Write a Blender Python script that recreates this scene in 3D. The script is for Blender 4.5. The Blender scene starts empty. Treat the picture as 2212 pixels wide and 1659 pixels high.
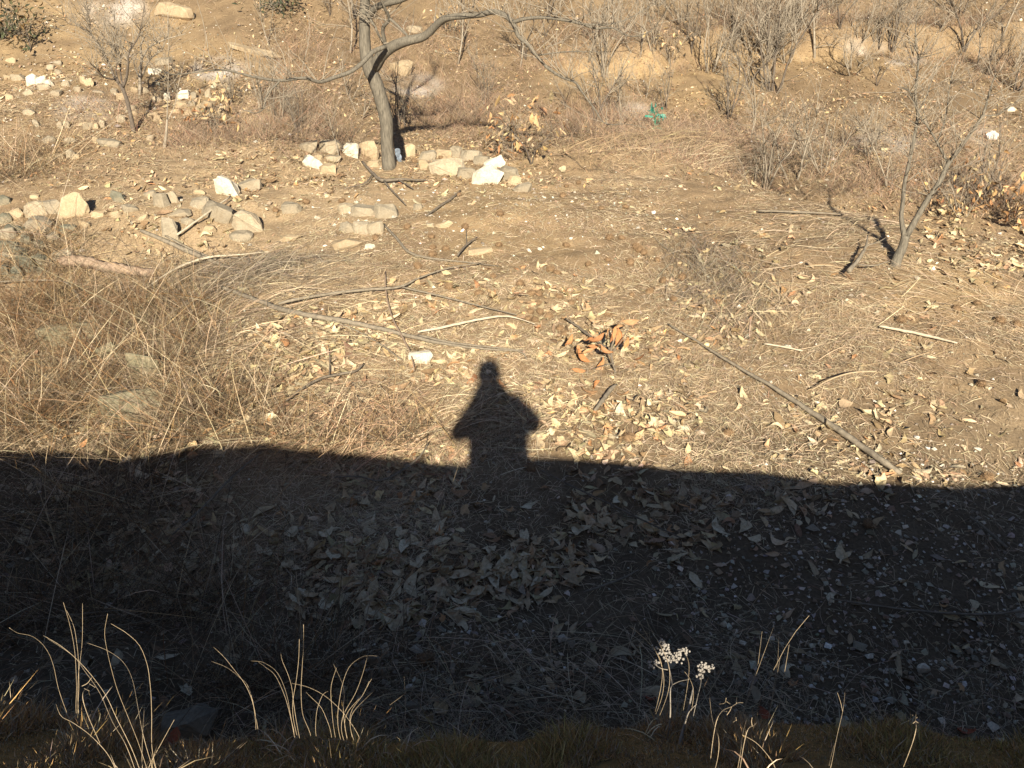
import bpy, bmesh, math, random
import numpy as np
from mathutils import Vector, Matrix

random.seed(7)
RNG = np.random.default_rng(11)
PI = math.pi
SC = bpy.context.scene
COL = SC.collection

# ------------------------------------------------------------------ camera, sky, sun, exposure
PITCH = 30.0                      # camera looks down along the sun's rays
HFOV = 60.0
CAM = np.array([0.0, 0.0, 1.60])  # eye height above the path
SUN_EL = 29.35
SUN_AZ = 1.68                     # shadows run this many degrees to the left of straight ahead
SUN_STRENGTH = 5.0
SKY_STRENGTH = 0.05
EXPOSURE = 1.2

cam_data = bpy.data.cameras.new('camera')
cam = bpy.data.objects.new('camera', cam_data)
COL.objects.link(cam)
cam.location = CAM
cam.rotation_euler = (math.radians(90 - PITCH), 0, 0)
cam_data.sensor_width = 36.0
cam_data.angle = math.radians(HFOV)
cam_data.clip_start = 0.02
cam_data.clip_end = 2000
SC.camera = cam
SC.render.resolution_x, SC.render.resolution_y = 1024, 768

world = bpy.data.worlds.new('World')
SC.world = world
world.use_nodes = True
wn = world.node_tree
bg = wn.nodes['Background']
sky = wn.nodes.new('ShaderNodeTexSky')
sky.sky_type = 'NISHITA'
sky.sun_disc = False
sky.sun_elevation = math.radians(SUN_EL)
# light travels towards +y (slightly -x); the sun stands behind the camera at -y
sun_from = Vector((math.sin(math.radians(SUN_AZ)) * math.cos(math.radians(SUN_EL)),
                   -math.cos(math.radians(SUN_AZ)) * math.cos(math.radians(SUN_EL)),
                   math.sin(math.radians(SUN_EL))))
sky.sun_rotation = math.atan2(sun_from.x, sun_from.y)
sky.air_density = 0.6
sky.dust_density = 0.5
wn.links.new(sky.outputs['Color'], bg.inputs['Color'])
bg.inputs['Strength'].default_value = SKY_STRENGTH

sun_data = bpy.data.lights.new('sun', 'SUN')
sun_data.energy = SUN_STRENGTH
sun_data.angle = math.radians(0.6)
sun_data.color = (1.0, 0.905, 0.73)
sun = bpy.data.objects.new('sun', sun_data)
COL.objects.link(sun)
sun.location = sun_from * 50
sun.rotation_euler = sun_from.to_track_quat('Z', 'Y').to_euler()

SC.view_settings.view_transform = 'Standard'
SC.view_settings.look = 'None'
SC.view_settings.exposure = EXPOSURE
SC.view_settings.gamma = 1.0
SC.view_settings.use_curve_mapping = False

SUN_DIR = -np.array(sun_from)      # direction the light travels

# ------------------------------------------------------------------ numeric helpers
def sm(a, b, t):
    t = np.clip((np.asarray(t, float) - a) / (b - a), 0, 1)
    return t * t * (3 - 2 * t)

def hash2(ix, iy, seed):
    h = (ix.astype(np.int64) * 374761393 + iy.astype(np.int64) * 668265263 + seed * 1274126177) & 0xffffffff
    h = ((h ^ (h >> 13)) * 1274126177) & 0xffffffff
    h = ((h ^ (h >> 16)) * 2246822519) & 0xffffffff
    return (h ^ (h >> 15)) / 4294967295.0

def vnoise(x, y, seed=0):
    xi, yi = np.floor(x), np.floor(y)
    fx, fy = x - xi, y - yi
    fx, fy = fx * fx * (3 - 2 * fx), fy * fy * (3 - 2 * fy)
    a, b = hash2(xi, yi, seed), hash2(xi + 1, yi, seed)
    c, d = hash2(xi, yi + 1, seed), hash2(xi + 1, yi + 1, seed)
    return (a + (b - a) * fx) * (1 - fy) + (c + (d - c) * fx) * fy - 0.5

def fbm(x, y, seed=0, octaves=3):
    s = 0; a = 1.0
    for o in range(octaves):
        s = s + a * vnoise(x * 2 ** o, y * 2 ** o, seed + o * 17)
        a *= 0.5
    return s

# picture coordinates used below for reading positions: the photograph shown 2212 wide
W2, H2 = 2212.0, 1659.0
FOC = W2 / 2 / math.tan(math.radians(HFOV / 2))
CP, SP = math.cos(math.radians(PITCH)), math.sin(math.radians(PITCH))

def ray(u, v):
    dx = (u - W2 / 2) / FOC
    dy = (H2 / 2 - v) / FOC
    return np.array([dx, CP + SP * dy, -SP + CP * dy])

def project(p):
    p = np.atleast_2d(p) - CAM
    f = p[:, 1] * CP - p[:, 2] * SP
    up = p[:, 1] * SP + p[:, 2] * CP
    f = np.maximum(f, 1e-3)
    return W2 / 2 + FOC * p[:, 0] / f, H2 / 2 - FOC * up / f, f

def crop(ox, oy):
    return lambda X, Y: ((ox + X / 3.687) * 0.96, (oy + Y / 3.687) * 0.96)
C1, C2, C3, C4 = crop(0, 0), crop(580, 0), crop(1150, 0), crop(1704, 0)
C5, C6, C7, C8 = crop(0, 400), crop(580, 400), crop(1150, 400), crop(1704, 400)
D1, D2, D3, D4 = crop(0, 800), crop(580, 800), crop(1150, 800), crop(1704, 800)
E1, E2, E3, E4 = crop(0, 1278), crop(580, 1278), crop(1150, 1278), crop(1704, 1278)

# ------------------------------------------------------------------ terrain
def edge_line(x):
    return np.interp(x, [-60, -7, -5.5, -4.2, -3.2, -2.4, 0, 2.5, 3.5, 4.5, 5.4, 6.5, 8, 60],
                     [10.7, 10.7, 10.9, 11.5, 12.7, 13.9, 14.2, 14.2, 12.6, 10.8, 9.3, 7.6, 6.2, 6.0])

def low(x, y):
    # the slope rises gently away from the bank; features are laid out on the level plan and foreshortened with it
    x0 = np.asarray(x, float); y0 = np.asarray(y, float)
    tilt = 0.075 * (np.clip(y0, 1.0, 14.0) - 6.5)
    k_ = 3.9 / (3.9 - tilt)
    x, y = x0 * k_, y0 * k_
    z = tilt - 2.3 + np.zeros(np.broadcast(x, y).shape)
    wob = 0.5 * vnoise(x * 0.7, y * 0.7, 5)
    e = y - edge_line(x) + wob
    z = z - np.interp(x, [-4, -2.4], [0, 0.45]) * sm(-0.2, 1.0, e)
    hollow = sm(-2.0, -4.6, x + wob) * (1 - sm(-2.6, 0.1, e)) * sm(2.4, 4.5, y)
    z = z - 0.42 * hollow
    r = np.maximum(0, y - 16.5)
    s = np.interp(x, [-14, -4, 3, 14], [0.25, 0.18, 0.10, 0.10])
    z = z + s * np.minimum(r * r / (r + 2.5), 110)
    tl = y - (21.4 + 0.12 * x + 1.2 * vnoise(x * 0.35, y * 0.1, 9))
    z = z + 0.55 * sm(0, 0.6, tl) * sm(0.3, 2.0, x)
    tl2 = y - (27.5 + 1.6 * vnoise(x * 0.25, y * 0.1, 19))
    z = z + 0.5 * sm(0, 0.7, tl2)
    z = z + 0.28 * np.exp(-((x - 4.3) ** 2 + (y - 9.3) ** 2) / 2.2)
    far = sm(13.5, 17, y)
    z = z + far * 0.35 * fbm(x * 0.35, y * 0.35, 31, 2)
    z = z + 0.16 * fbm(x * 0.45, y * 0.45, 3, 2) * sm(2.0, 4.0, y)
    z = z + 0.05 * fbm(x * 2.2, y * 2.2, 41, 3)
    return z

def march(u, v, f, tmax=120.0):
    d = ray(u, v)
    t = np.concatenate([np.arange(0.8, 40, 0.02), np.arange(40, tmax, 0.2)])
    P = CAM + t[:, None] * d
    g = P[:, 2] - f(P[:, 0], P[:, 1])
    k = np.argmax(g < 0)
    if g[k] >= 0:
        return P[-1]
    a = g[k - 1] / (g[k - 1] - g[k])
    return P[k - 1] + a * (P[k] - P[k - 1])

# the bank the photographer stands on: its crest makes the edge of the big shadow
CREST_Y = 0.845
edge_px = [(0, 1014), (130, 1012), (300, 1026), (461, 1001), (540, 1001), (600, 994), (680, 1008), (770, 1014), (851, 1022), (987, 1038),
           (1055, 1043), (1190, 1030), (1258, 1028), (1394, 1039), (1557, 1055), (1704, 1058), (1790, 1070), (1867, 1085),
           (1975, 1082), (2110, 1092), (2219, 1088), (2304, 1088)]
cx, cz = [], []
for u, v in edge_px:
    p = march(u * 0.96, v * 0.96, low)
    k = (p[1] - CREST_Y) / SUN_DIR[1]
    q = p - k * SUN_DIR
    cx.append(q[0]); cz.append(q[2])
cx, cz = np.array(cx), np.array(cz)
import sys
print('crest z', file=sys.stderr) if 0 else print('crest z', np.round(cz, 3), 'x', np.round(cx[[0, -1]], 2))
cxx = np.concatenate([[-80, cx[0] - 2], cx, [cx[-1] + 2, 80]])
czz = np.concatenate([[0, cz[0]], cz, [cz[-1], 0]])

def crest(x):
    return np.interp(x, cxx, czz)

def height(x, y):
    x = np.asarray(x, float); y = np.asarray(y, float)
    L = low(x, y)
    c = crest(x)
    top = c * sm(-0.9, CREST_Y, y) + 0.010 * fbm(x * 3, y * 3, 77, 2) * (1 - sm(0.6, 1.1, y))
    slope = c - 0.80 * np.maximum(0, y - CREST_Y) + 0.03 * fbm(x * 5, y * 5, 78, 2) * sm(CREST_Y, CREST_Y + 0.15, y)
    sh = CREST_Y + 0.36 + 0.10 * vnoise(x * 1.7, x * 0 + 3.3, 71) + 0.05 * vnoise(x * 7.3, x * 0 + 1.3, 72)
    bank = np.where(y < CREST_Y, top, slope)
    k = sm(0, 0.28, y - sh)
    return bank * (1 - k) + L * k

def at(u, v):
    return march(u, v, height)

def at_low(u, v):
    return march(u, v, low)

def on_ray(u, v, y):
    d = ray(u, v)
    return CAM + d * (y / d[1])

def px2m(w, p):           # width in crop pixels -> metres at the point p
    f = (p[1] - CAM[1]) * CP - (p[2] - CAM[2]) * SP
    return w / 3.687 * 0.96 * f / FOC

# ------------------------------------------------------------------ object helpers
def tag(o, label=None, category=None, group=None, kind=None):
    if label: o['label'] = label
    if category: o['category'] = category
    if group: o['group'] = group
    if kind: o['kind'] = kind
    return o

def empty(name, loc=(0, 0, 0), rz=0.0):
    o = bpy.data.objects.new(name, None)
    COL.objects.link(o)
    o.location = loc
    o.rotation_euler = (0, 0, rz)
    o.empty_display_size = 0.1
    return o

def mesh_np(name, V, F3=None, F4=None, cols=None, smooth=False):
    me = bpy.data.meshes.new(name)
    V = np.asarray(V, np.float32)
    F3 = np.zeros((0, 3), np.int32) if F3 is None else np.asarray(F3, np.int32)
    F4 = np.zeros((0, 4), np.int32) if F4 is None else np.asarray(F4, np.int32)
    n3, n4 = len(F3), len(F4)
    me.vertices.add(len(V))
    me.vertices.foreach_set('co', V.ravel())
    me.loops.add(n3 * 3 + n4 * 4)
    me.loops.foreach_set('vertex_index', np.concatenate([F3.ravel(), F4.ravel()]))
    me.polygons.add(n3 + n4)
    starts = np.concatenate([np.arange(n3) * 3, n3 * 3 + np.arange(n4) * 4]).astype(np.int32)
    me.polygons.foreach_set('loop_start', starts)
    me.polygons.foreach_set('use_smooth', np.full(n3 + n4, smooth))
    me.update(calc_edges=True)
    if cols is not None:
        at_ = me.color_attributes.new('col', 'FLOAT_COLOR', 'POINT')
        c = np.ones((len(V), 4), np.float32)
        c[:, :3] = cols
        at_.data.foreach_set('color', c.ravel())
    me.validate()
    return me

def obj(name, me, mat, parent=None):
    o = bpy.data.objects.new(name, me)
    COL.objects.link(o)
    if mat and not me.materials:
        me.materials.append(mat)
    if parent:
        o.parent = parent
    return o

def frames(P):
    T = np.gradient(P, axis=0)
    T /= np.linalg.norm(T, axis=1, keepdims=True) + 1e-9
    ref = np.array([0.31, 0.12, 0.94]) if abs(T[:, 2]).mean() < 0.8 else np.array([0.9, 0.4, 0.1])
    A = np.cross(T, ref); A /= np.linalg.norm(A, axis=1, keepdims=True) + 1e-9
    B = np.cross(T, A)
    return A, B

def tubes(lines, sides=5, knob=0.0, seed=0):
    """lines: list of (points Nx3, radii N) -> V, F3, F4"""
    rng = np.random.default_rng(seed)
    VV, FF4, FF3, n = [], [], [], 0
    for P, R in lines:
        P = np.asarray(P, float); R = np.asarray(R, float)
        if knob:
            R = R * (1 + knob * rng.uniform(-1, 1, len(R)))
        A, B = frames(P)
        an = np.arange(sides) * 2 * PI / sides
        ring = P[:, None, :] + R[:, None, None] * (np.cos(an)[None, :, None] * A[:, None, :] + np.sin(an)[None, :, None] * B[:, None, :])
        N = len(P)
        VV.append(ring.reshape(-1, 3))
        i = np.arange(N - 1)[:, None] * sides
        j = np.arange(sides)[None, :]
        j2 = (j + 1) % sides
        FF4.append(np.stack([n + i + j, n + i + j2, n + i + sides + j2, n + i + sides + j], -1).reshape(-1, 4))
        tip = n + N * sides
        VV.append(np.stack([P[-1], P[0]]))
        jj = np.arange(sides)
        b = n + (N - 1) * sides
        FF3.append(np.stack([b + jj, b + (jj + 1) % sides, np.full(sides, tip)], -1))
        FF3.append(np.stack([n + (jj + 1) % sides, n + jj, np.full(sides, tip + 1)], -1))
        n += N * sides + 2
    return np.concatenate(VV), np.concatenate(FF3), np.concatenate(FF4)

def smooth_line(P, R, n):
    """Catmull-Rom resample of a hand-read polyline"""
    P = np.asarray(P, float); R = np.asarray(R, float)
    d = np.concatenate([[0], np.cumsum(np.linalg.norm(np.diff(P, axis=0), axis=1))])
    t = np.linspace(0, d[-1], n)
    out = np.zeros((n, 3))
    m = np.gradient(P, d, axis=0) if len(P) > 2 else np.repeat((P[1:] - P[:1]) / d[-1], 2, 0)
    k = np.clip(np.searchsorted(d, t, 'right') - 1, 0, len(d) - 2)
    h = d[k + 1] - d[k]
    s = ((t - d[k]) / h)[:, None]; h = h[:, None]
    out = (2 * s**3 - 3 * s**2 + 1) * P[k] + (s**3 - 2 * s**2 + s) * h * m[k] + (-2 * s**3 + 3 * s**2) * P[k + 1] + (s**3 - s**2) * h * m[k + 1]
    return out, np.interp(t, d, R)

def strips(p0, p1, p2, w, cols, k=2, roll=0.5, seed=0):
    """thin tapering ribbons along quadratic beziers, vectorised: V, F3, F4, cols"""
    rng = np.random.default_rng(seed)
    n = len(p0)
    ts = np.linspace(0, 1, k + 1)
    P = [((1 - t) ** 2) * p0 + 2 * t * (1 - t) * p1 + t * t * p2 for t in ts]
    T = p2 - p0
    T = T / (np.linalg.norm(T, axis=1, keepdims=True) + 1e-9)
    up = np.zeros((n, 3)); up[:, 2] = 1
    up[:, :2] += rng.normal(0, roll, (n, 2))
    S = np.cross(T, up); S /= np.linalg.norm(S, axis=1, keepdims=True) + 1e-9
    w = np.asarray(w)[:, None]
    V = np.zeros((n, 2 * k + 1, 3)); 
    for i in range(k):
        wi = w * (1 - 0.6 * ts[i] ** 1.5) * (0.7 if i == 0 else 1.0)
        V[:, 2 * i] = P[i] - S * wi * 0.5
        V[:, 2 * i + 1] = P[i] + S * wi * 0.5
    V[:, 2 * k] = P[k]
    b = np.arange(n)[:, None] * (2 * k + 1)
    F4 = np.concatenate([b + np.array([[2 * i, 2 * i + 1, 2 * i + 3, 2 * i + 2]]) for i in range(k - 1)]) if k > 1 else None
    F3 = b + np.array([[2 * k - 2, 2 * k - 1, 2 * k]])
    C = np.repeat(cols, 2 * k + 1, axis=0)
    return V.reshape(-1, 3), F3, F4, C

def merge(parts):
    VV, A, B, CC, n = [], [], [], [], 0
    for V, F3, F4, C in parts:
        VV.append(V); CC.append(C)
        if F3 is not None and len(F3): A.append(F3 + n)
        if F4 is not None and len(F4): B.append(F4 + n)
        n += len(V)
    return np.concatenate(VV), (np.concatenate(A) if A else None), (np.concatenate(B) if B else None), np.concatenate(CC)

def pal(n, colors, weights=None, jitter=0.18, rng=RNG):
    colors = np.array(colors, float)
    w = None if weights is None else np.array(weights, float) / np.sum(weights)
    c = colors[rng.choice(len(colors), n, p=w)]
    return np.clip(c * (1 + rng.normal(0, jitter, (n, 1))) * (1 + rng.normal(0, 0.04, (n, 3))), 0.01, 0.9)

# ------------------------------------------------------------------ materials
def new_mat(name):
    m = bpy.data.materials.new(name)
    m.use_nodes = True
    nt = m.node_tree
    b = nt.nodes['Principled BSDF']
    b.inputs['Roughness'].default_value = 0.9
    b.inputs['Specular IOR Level'].default_value = 0.25
    return m, nt, b

def N(nt, t, **kw):
    n = nt.nodes.new(t)
    for k, v in kw.items():
        setattr(n, k, v)
    return n

def mix_mul(nt, a, b_, fac=1.0, mode='MULTIPLY'):
    m = N(nt, 'ShaderNodeMix', data_type='RGBA', blend_type=mode)
    m.inputs[0].default_value = fac
    nt.links.new(a, m.inputs[6]); nt.links.new(b_, m.inputs[7])
    return m.outputs[2]

def noise_ramp(nt, scale, stops, detail=4.0, rough=0.6, coord=None, stretch=None):
    tc = N(nt, 'ShaderNodeTexCoord')
    src = tc.outputs[coord or 'Object']
    if stretch:
        mp = N(nt, 'ShaderNodeMapping')
        mp.inputs['Scale'].default_value = stretch
        nt.links.new(src, mp.inputs['Vector']); src = mp.outputs['Vector']
    n = N(nt, 'ShaderNodeTexNoise')
    n.inputs['Scale'].default_value = scale
    n.inputs['Detail'].default_value = detail
    n.inputs['Roughness'].default_value = rough
    nt.links.new(src, n.inputs['Vector'])
    r = N(nt, 'ShaderNodeValToRGB')
    els = r.color_ramp.elements
    for i, (p, c) in enumerate(stops):
        e = els[i] if i < 2 else els.new(p)
        e.position = p
        e.color = (*c, 1) if len(c) == 3 else c
    nt.links.new(n.outputs['Fac'], r.inputs['Fac'])
    return r.outputs['Color'], n.outputs['Fac']

def bump(nt, b, fac, strength, dist):
    bn = N(nt, 'ShaderNodeBump')
    bn.inputs['Strength'].default_value = strength
    bn.inputs['Distance'].default_value = dist
    nt.links.new(fac, bn.inputs['Height'])
    nt.links.new(bn.outputs['Normal'], b.inputs['Normal'])

def mat_attr(name, rough=0.85, spec=0.2, noise=None):
    m, nt, b = new_mat(name)
    a = N(nt, 'ShaderNodeAttribute', attribute_name='col')
    out = a.outputs['Color']
    if noise:
        c, f = noise_ramp(nt, noise, [(0.3, (0.72, 0.70, 0.66)), (0.7, (1.15, 1.12, 1.1))])
        out = mix_mul(nt, out, c)
    nt.links.new(out, b.inputs['Base Color'])
    b.inputs['Roughness'].default_value = rough
    b.inputs['Specular IOR Level'].default_value = spec
    return m

M_STRAW = mat_attr('dry_straw', 0.8, 0.25)
M_STUFF_LEAF = mat_attr('dry_leaf', 0.75, 0.25, noise=60)
M_PEBBLE = mat_attr('pebble', 0.9, 0.2, noise=90)
M_MOSS = mat_attr('moss', 0.95, 0.1)

# ground
M_SOIL, nt, b = new_mat('soil')
a = N(nt, 'ShaderNodeAttribute', attribute_name='col')
c1, f1 = noise_ramp(nt, 3.0, [(0.25, (0.70, 0.68, 0.66)), (0.75, (1.18, 1.16, 1.12))], 6)
c2, f2 = noise_ramp(nt, 45.0, [(0.3, (0.62, 0.6, 0.58)), (0.7, (1.25, 1.24, 1.22))], 6, 0.7)
o = mix_mul(nt, mix_mul(nt, a.outputs['Color'], c1), c2)
nt.links.new(o, b.inputs['Base Color'])
b.inputs['Roughness'].default_value = 1.0
b.inputs['Specular IOR Level'].default_value = 0.1
bump(nt, b, f2, 0.5, 0.015)

def mat_bark(name, c0, c1_, scale=9, strch=(3, 3, 0.7)):
    m, nt, b = new_mat(name)
    c, f = noise_ramp(nt, scale, [(0.3, c0), (0.7, c1_)], 6, 0.65, stretch=strch)
    nt.links.new(c, b.inputs['Base Color'])
    bump(nt, b, f, 0.7, 0.01)
    return m
M_BARK = mat_bark('chestnut_bark', (0.065, 0.056, 0.044), (0.20, 0.175, 0.135), 16, (4, 4, 0.6))
M_TWIG = mat_bark('grey_twig', (0.19, 0.16, 0.12), (0.36, 0.305, 0.235), 20, (1, 1, 1))
M_TWIG_DARK = mat_bark('dark_twig', (0.07, 0.055, 0.045), (0.16, 0.13, 0.10), 20, (1, 1, 1))
M_STICK = mat_bark('weathered_stick', (0.12, 0.10, 0.075), (0.26, 0.22, 0.165), 25, (1, 1, 1))
M_STICK_DARK = mat_bark('dark_stick', (0.08, 0.065, 0.05), (0.20, 0.165, 0.125), 25, (1, 1, 1))
M_STICK_PALE = mat_bark('bleached_stick', (0.33, 0.275, 0.195), (0.52, 0.45, 0.34), 25, (1, 1, 1))
M_LOG = mat_bark('pinkish_log', (0.21, 0.15, 0.105), (0.34, 0.25, 0.18), 30, (1, 1, 1))
M_STALK = mat_bark('golden_stalk', (0.30, 0.225, 0.14), (0.42, 0.33, 0.22), 30, (1, 1, 1))

def mat_rock(name, c0, c1_, c2_, lichen=None):
    m, nt, b = new_mat(name)
    c, f = noise_ramp(nt, 5.0, [(0.28, c0), (0.5, c1_), (0.74, c2_)], 8, 0.7)
    g, f2 = noise_ramp(nt, 60.0, [(0.35, (0.75, 0.74, 0.72)), (0.7, (1.1, 1.1, 1.08))], 4, 0.7)
    oi = N(nt, 'ShaderNodeObjectInfo')
    mr = N(nt, 'ShaderNodeMapRange')
    mr.inputs['To Min'].default_value = 0.85; mr.inputs['To Max'].default_value = 1.12
    nt.links.new(oi.outputs['Random'], mr.inputs['Value'])
    cc = N(nt, 'ShaderNodeCombineColor')
    for k in range(3): nt.links.new(mr.outputs[0], cc.inputs[k])
    o = mix_mul(nt, mix_mul(nt, c, g), cc.outputs[0])
    dn, df = noise_ramp(nt, 3.2, [(0.46, (0, 0, 0)), (0.70, (0.65, 0.65, 0.65))], 7, 0.7)
    mx = N(nt, 'ShaderNodeMix', data_type='RGBA')
    nt.links.new(dn, mx.inputs[0]); nt.links.new(o, mx.inputs[6]); mx.inputs[7].default_value = (0.25, 0.19, 0.12, 1)
    o = mx.outputs[2]
    nt.links.new(o, b.inputs['Base Color'])
    bump(nt, b, f, 0.5, 0.02)
    return m
ROCK = {
    'white': mat_rock('white_stone', (0.42, 0.36, 0.27), (0.63, 0.575, 0.47), (0.76, 0.715, 0.62)),
    'pale': mat_rock('pale_stone', (0.22, 0.175, 0.12), (0.34, 0.285, 0.205), (0.46, 0.40, 0.31)),
    'grey': mat_rock('grey_stone', (0.17, 0.14, 0.10), (0.28, 0.24, 0.18), (0.38, 0.335, 0.26)),
    'tan': mat_rock('tan_stone', (0.26, 0.19, 0.12), (0.40, 0.31, 0.20), (0.52, 0.42, 0.29)),
    'mossy': mat_rock('mossy_stone', (0.10, 0.095, 0.06), (0.20, 0.18, 0.12), (0.36, 0.32, 0.23)),
    'dark': mat_rock('mossy_dark_stone', (0.07, 0.07, 0.05), (0.15, 0.145, 0.11), (0.28, 0.26, 0.20)),
}

def mat_leaf(name, cols, vein=(1.15, 1.12, 1.05)):
    """per-object colour picked from a ramp by Object Info random, blotched by noise"""
    m, nt, b = new_mat(name)
    oi = N(nt, 'ShaderNodeObjectInfo')
    r = N(nt, 'ShaderNodeValToRGB')
    els = r.color_ramp.elements
    for i, c in enumerate(cols):
        p = i / (len(cols) - 1)
        e = els[i] if i < 2 else els.new(p)
        e.position = p; e.color = (*c, 1)
    nt.links.new(oi.outputs['Random'], r.inputs['Fac'])
    c, f = noise_ramp(nt, 9.0, [(0.3, (0.70, 0.66, 0.60)), (0.65, (1.1, 1.08, 1.05))], 5)
    o = mix_mul(nt, r.outputs['Color'], c)
    nt.links.new(o, b.inputs['Base Color'])
    b.inputs['Roughness'].default_value = 0.7
    bump(nt, b, f, 0.3, 0.03)
    return m
M_LEAF = mat_leaf('chestnut_leaf', [(0.34, 0.26, 0.165), (0.57, 0.49, 0.34), (0.44, 0.33, 0.205), (0.62, 0.55, 0.40), (0.50, 0.42, 0.28), (0.58, 0.50, 0.35), (0.66, 0.60, 0.45), (0.46, 0.37, 0.24)])
M_LEAF_ORANGE = mat_leaf('orange_leaf', [(0.36, 0.165, 0.07), (0.42, 0.225, 0.105), (0.28, 0.125, 0.055), (0.44, 0.27, 0.14), (0.33, 0.19, 0.10)])

def mat_plain(name, col, rough=0.8, var=0.25, scale=12):
    m, nt, b = new_mat(name)
    c = np.array(col)
    cc, f = noise_ramp(nt, scale, [(0.3, tuple(c * (1 - var))), (0.7, tuple(np.minimum(c * (1 + var), 0.95)))], 5)
    nt.links.new(cc, b.inputs['Base Color'])
    b.inputs['Roughness'].default_value = rough
    bump(nt, b, f, 0.25, 0.01)
    return m

# ------------------------------------------------------------------ ground sheet
def axis(dense, step, far, grow):
    a = list(np.arange(dense[0], dense[1] + 1e-6, step))
    lo, hi, s = [], [], step
    p = a[0]; s = step
    while p > far[0]:
        s *= grow; p -= s; lo.append(p)
    p = a[-1]; s = step
    while p < far[1]:
        s *= grow; p += s; hi.append(p)
    return np.array(lo[::-1] + a + hi)

gx = axis((-7.5, 7.5), 0.05, (-320, 320), 1.06)
gy = np.concatenate([axis((0.6, 1.95), 0.03, (-120, 1.9), 1.25), np.arange(2.0, 13.5, 0.05), np.arange(13.5, 30, 0.11)])
t, s = 30.0, 0.11
ext = []
while t < 420:
    s *= 1.12; t += s; ext.append(t)
gy = np.unique(np.round(np.concatenate([gy, ext]), 4))
gy = gy[np.concatenate([[True], np.diff(gy) > 0.012])]
X, Y = np.meshgrid(gx, gy)
Z = height(X, Y)
fine = (Y > 1.9)
Z = Z + np.where(fine, 0.018 * fbm(X * 7, Y * 7, 55, 3), 0)
nx, ny = len(gx), len(gy)
V = np.stack([X, Y, Z], -1).reshape(-1, 3)
i = np.arange(ny - 1)[:, None] * nx; j = np.arange(nx - 1)[None, :]
F4 = np.stack([i + j, i + j + 1, i + nx + j + 1, i + nx + j], -1).reshape(-1, 4)

U, Vv, Fd = project(V)
def blob(cu, cv, ru, rv, power=1.0):
    d = ((U - cu) / ru) ** 2 + ((Vv - cv) / rv) ** 2
    return np.clip(1.25 - d, 0, 1) ** power * (V[:, 1] > 1.9)
soil = np.array([0.27, 0.198, 0.125])
yellow = np.array([0.37, 0.272, 0.158])
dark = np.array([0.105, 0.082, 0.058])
ash = np.array([0.52, 0.475, 0.43])
pinkish = np.array([0.345, 0.262, 0.17])
C = np.repeat(soil[None], len(V), 0)
n1 = fbm(V[:, 0] * 0.5, V[:, 1] * 0.5, 91, 3)
n2 = fbm(V[:, 0] * 1.7, V[:, 1] * 1.7, 92, 3)
C = C + (pinkish - soil) * sm(-0.2, 0.4, n1)[:, None]
def paint(col, mask):
    global C
    C = C + (col - C) * np.clip(mask, 0, 1)[:, None]
paint(soil * 0.82, sm(11.0, 15, V[:, 1]) * 0.9)
paint(yellow, sm(16, 22, V[:, 1]) * 0.3 * sm(-0.3, 0.3, n2))
for q in [(1210, 350, 110, 32), (150, 90, 300, 130), (1600, 140, 420, 40), (1480, 180, 220, 70), (1240, 180, 90, 60), (2030, 620, 150, 80),
          (1100, 540, 160, 60), (460, 160, 200, 90), (1040, 440, 200, 60)]:
    paint(yellow * 0.95, blob(*q) * (0.45 + 0.7 * n2))
for q in [(905, 185, 60, 26), (1915, 308, 75, 28), (470, 150, 60, 28), (1370, 240, 40, 20), (1870, 108, 45, 12), (1960, 132, 45, 10), (2130, 292, 40, 22), (250, 20, 70, 40), (185, 235, 70, 30)]:
    paint(ash, blob(*q) * sm(-0.45, 0.2, n2))
# dark gritty earth at the bank's foot, colour deepened to imitate its shade
gap_shade = np.array([0.075, 0.058, 0.04])  # shade between the tangled weeds of the left hollow, painted into the soil
paint(gap_shade, sm(-1.9, -3.2, V[:, 0] + 0.6 * n1) * (1 - sm(7.0, 8.6, V[:, 1])) * 0.85 * (V[:, 1] > 1.9))
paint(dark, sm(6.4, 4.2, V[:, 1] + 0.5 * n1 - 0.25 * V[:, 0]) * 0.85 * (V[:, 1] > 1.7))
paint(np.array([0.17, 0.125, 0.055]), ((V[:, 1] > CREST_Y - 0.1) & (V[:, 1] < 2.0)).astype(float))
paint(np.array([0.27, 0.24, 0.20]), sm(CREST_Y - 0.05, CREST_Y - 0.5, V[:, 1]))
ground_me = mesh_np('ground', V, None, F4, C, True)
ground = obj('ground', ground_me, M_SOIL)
tag(ground, kind='structure')

# ------------------------------------------------------------------ sampling over the ground the photograph shows
def half_width(y):
    return 0.577 * (0.866 * y + 1.95) + 0.9

def sample(n, y0, y1, rng, power=1.0):
    r = rng.random(n)
    if power == 1.0:
        y = y0 * (y1 / y0) ** r
    else:
        k = 1 - power
        y = (y0 ** k + r * (y1 ** k - y0 ** k)) ** (1 / k)
    x = rng.uniform(-1, 1, n) * half_width(y)
    return x, y

def ellipses(u, v, lst):
    m = np.zeros(len(u))
    for cu, cv, ru, rv, w in lst:
        d = ((u - cu) / ru) ** 2 + ((v - cv) / rv) ** 2
        m = np.maximum(m, w * np.clip(1.5 - d, 0, 1))
    return m

def lay(x, y, off=0.0):
    return np.stack([x, y, height(x, y) + off], -1)

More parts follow.
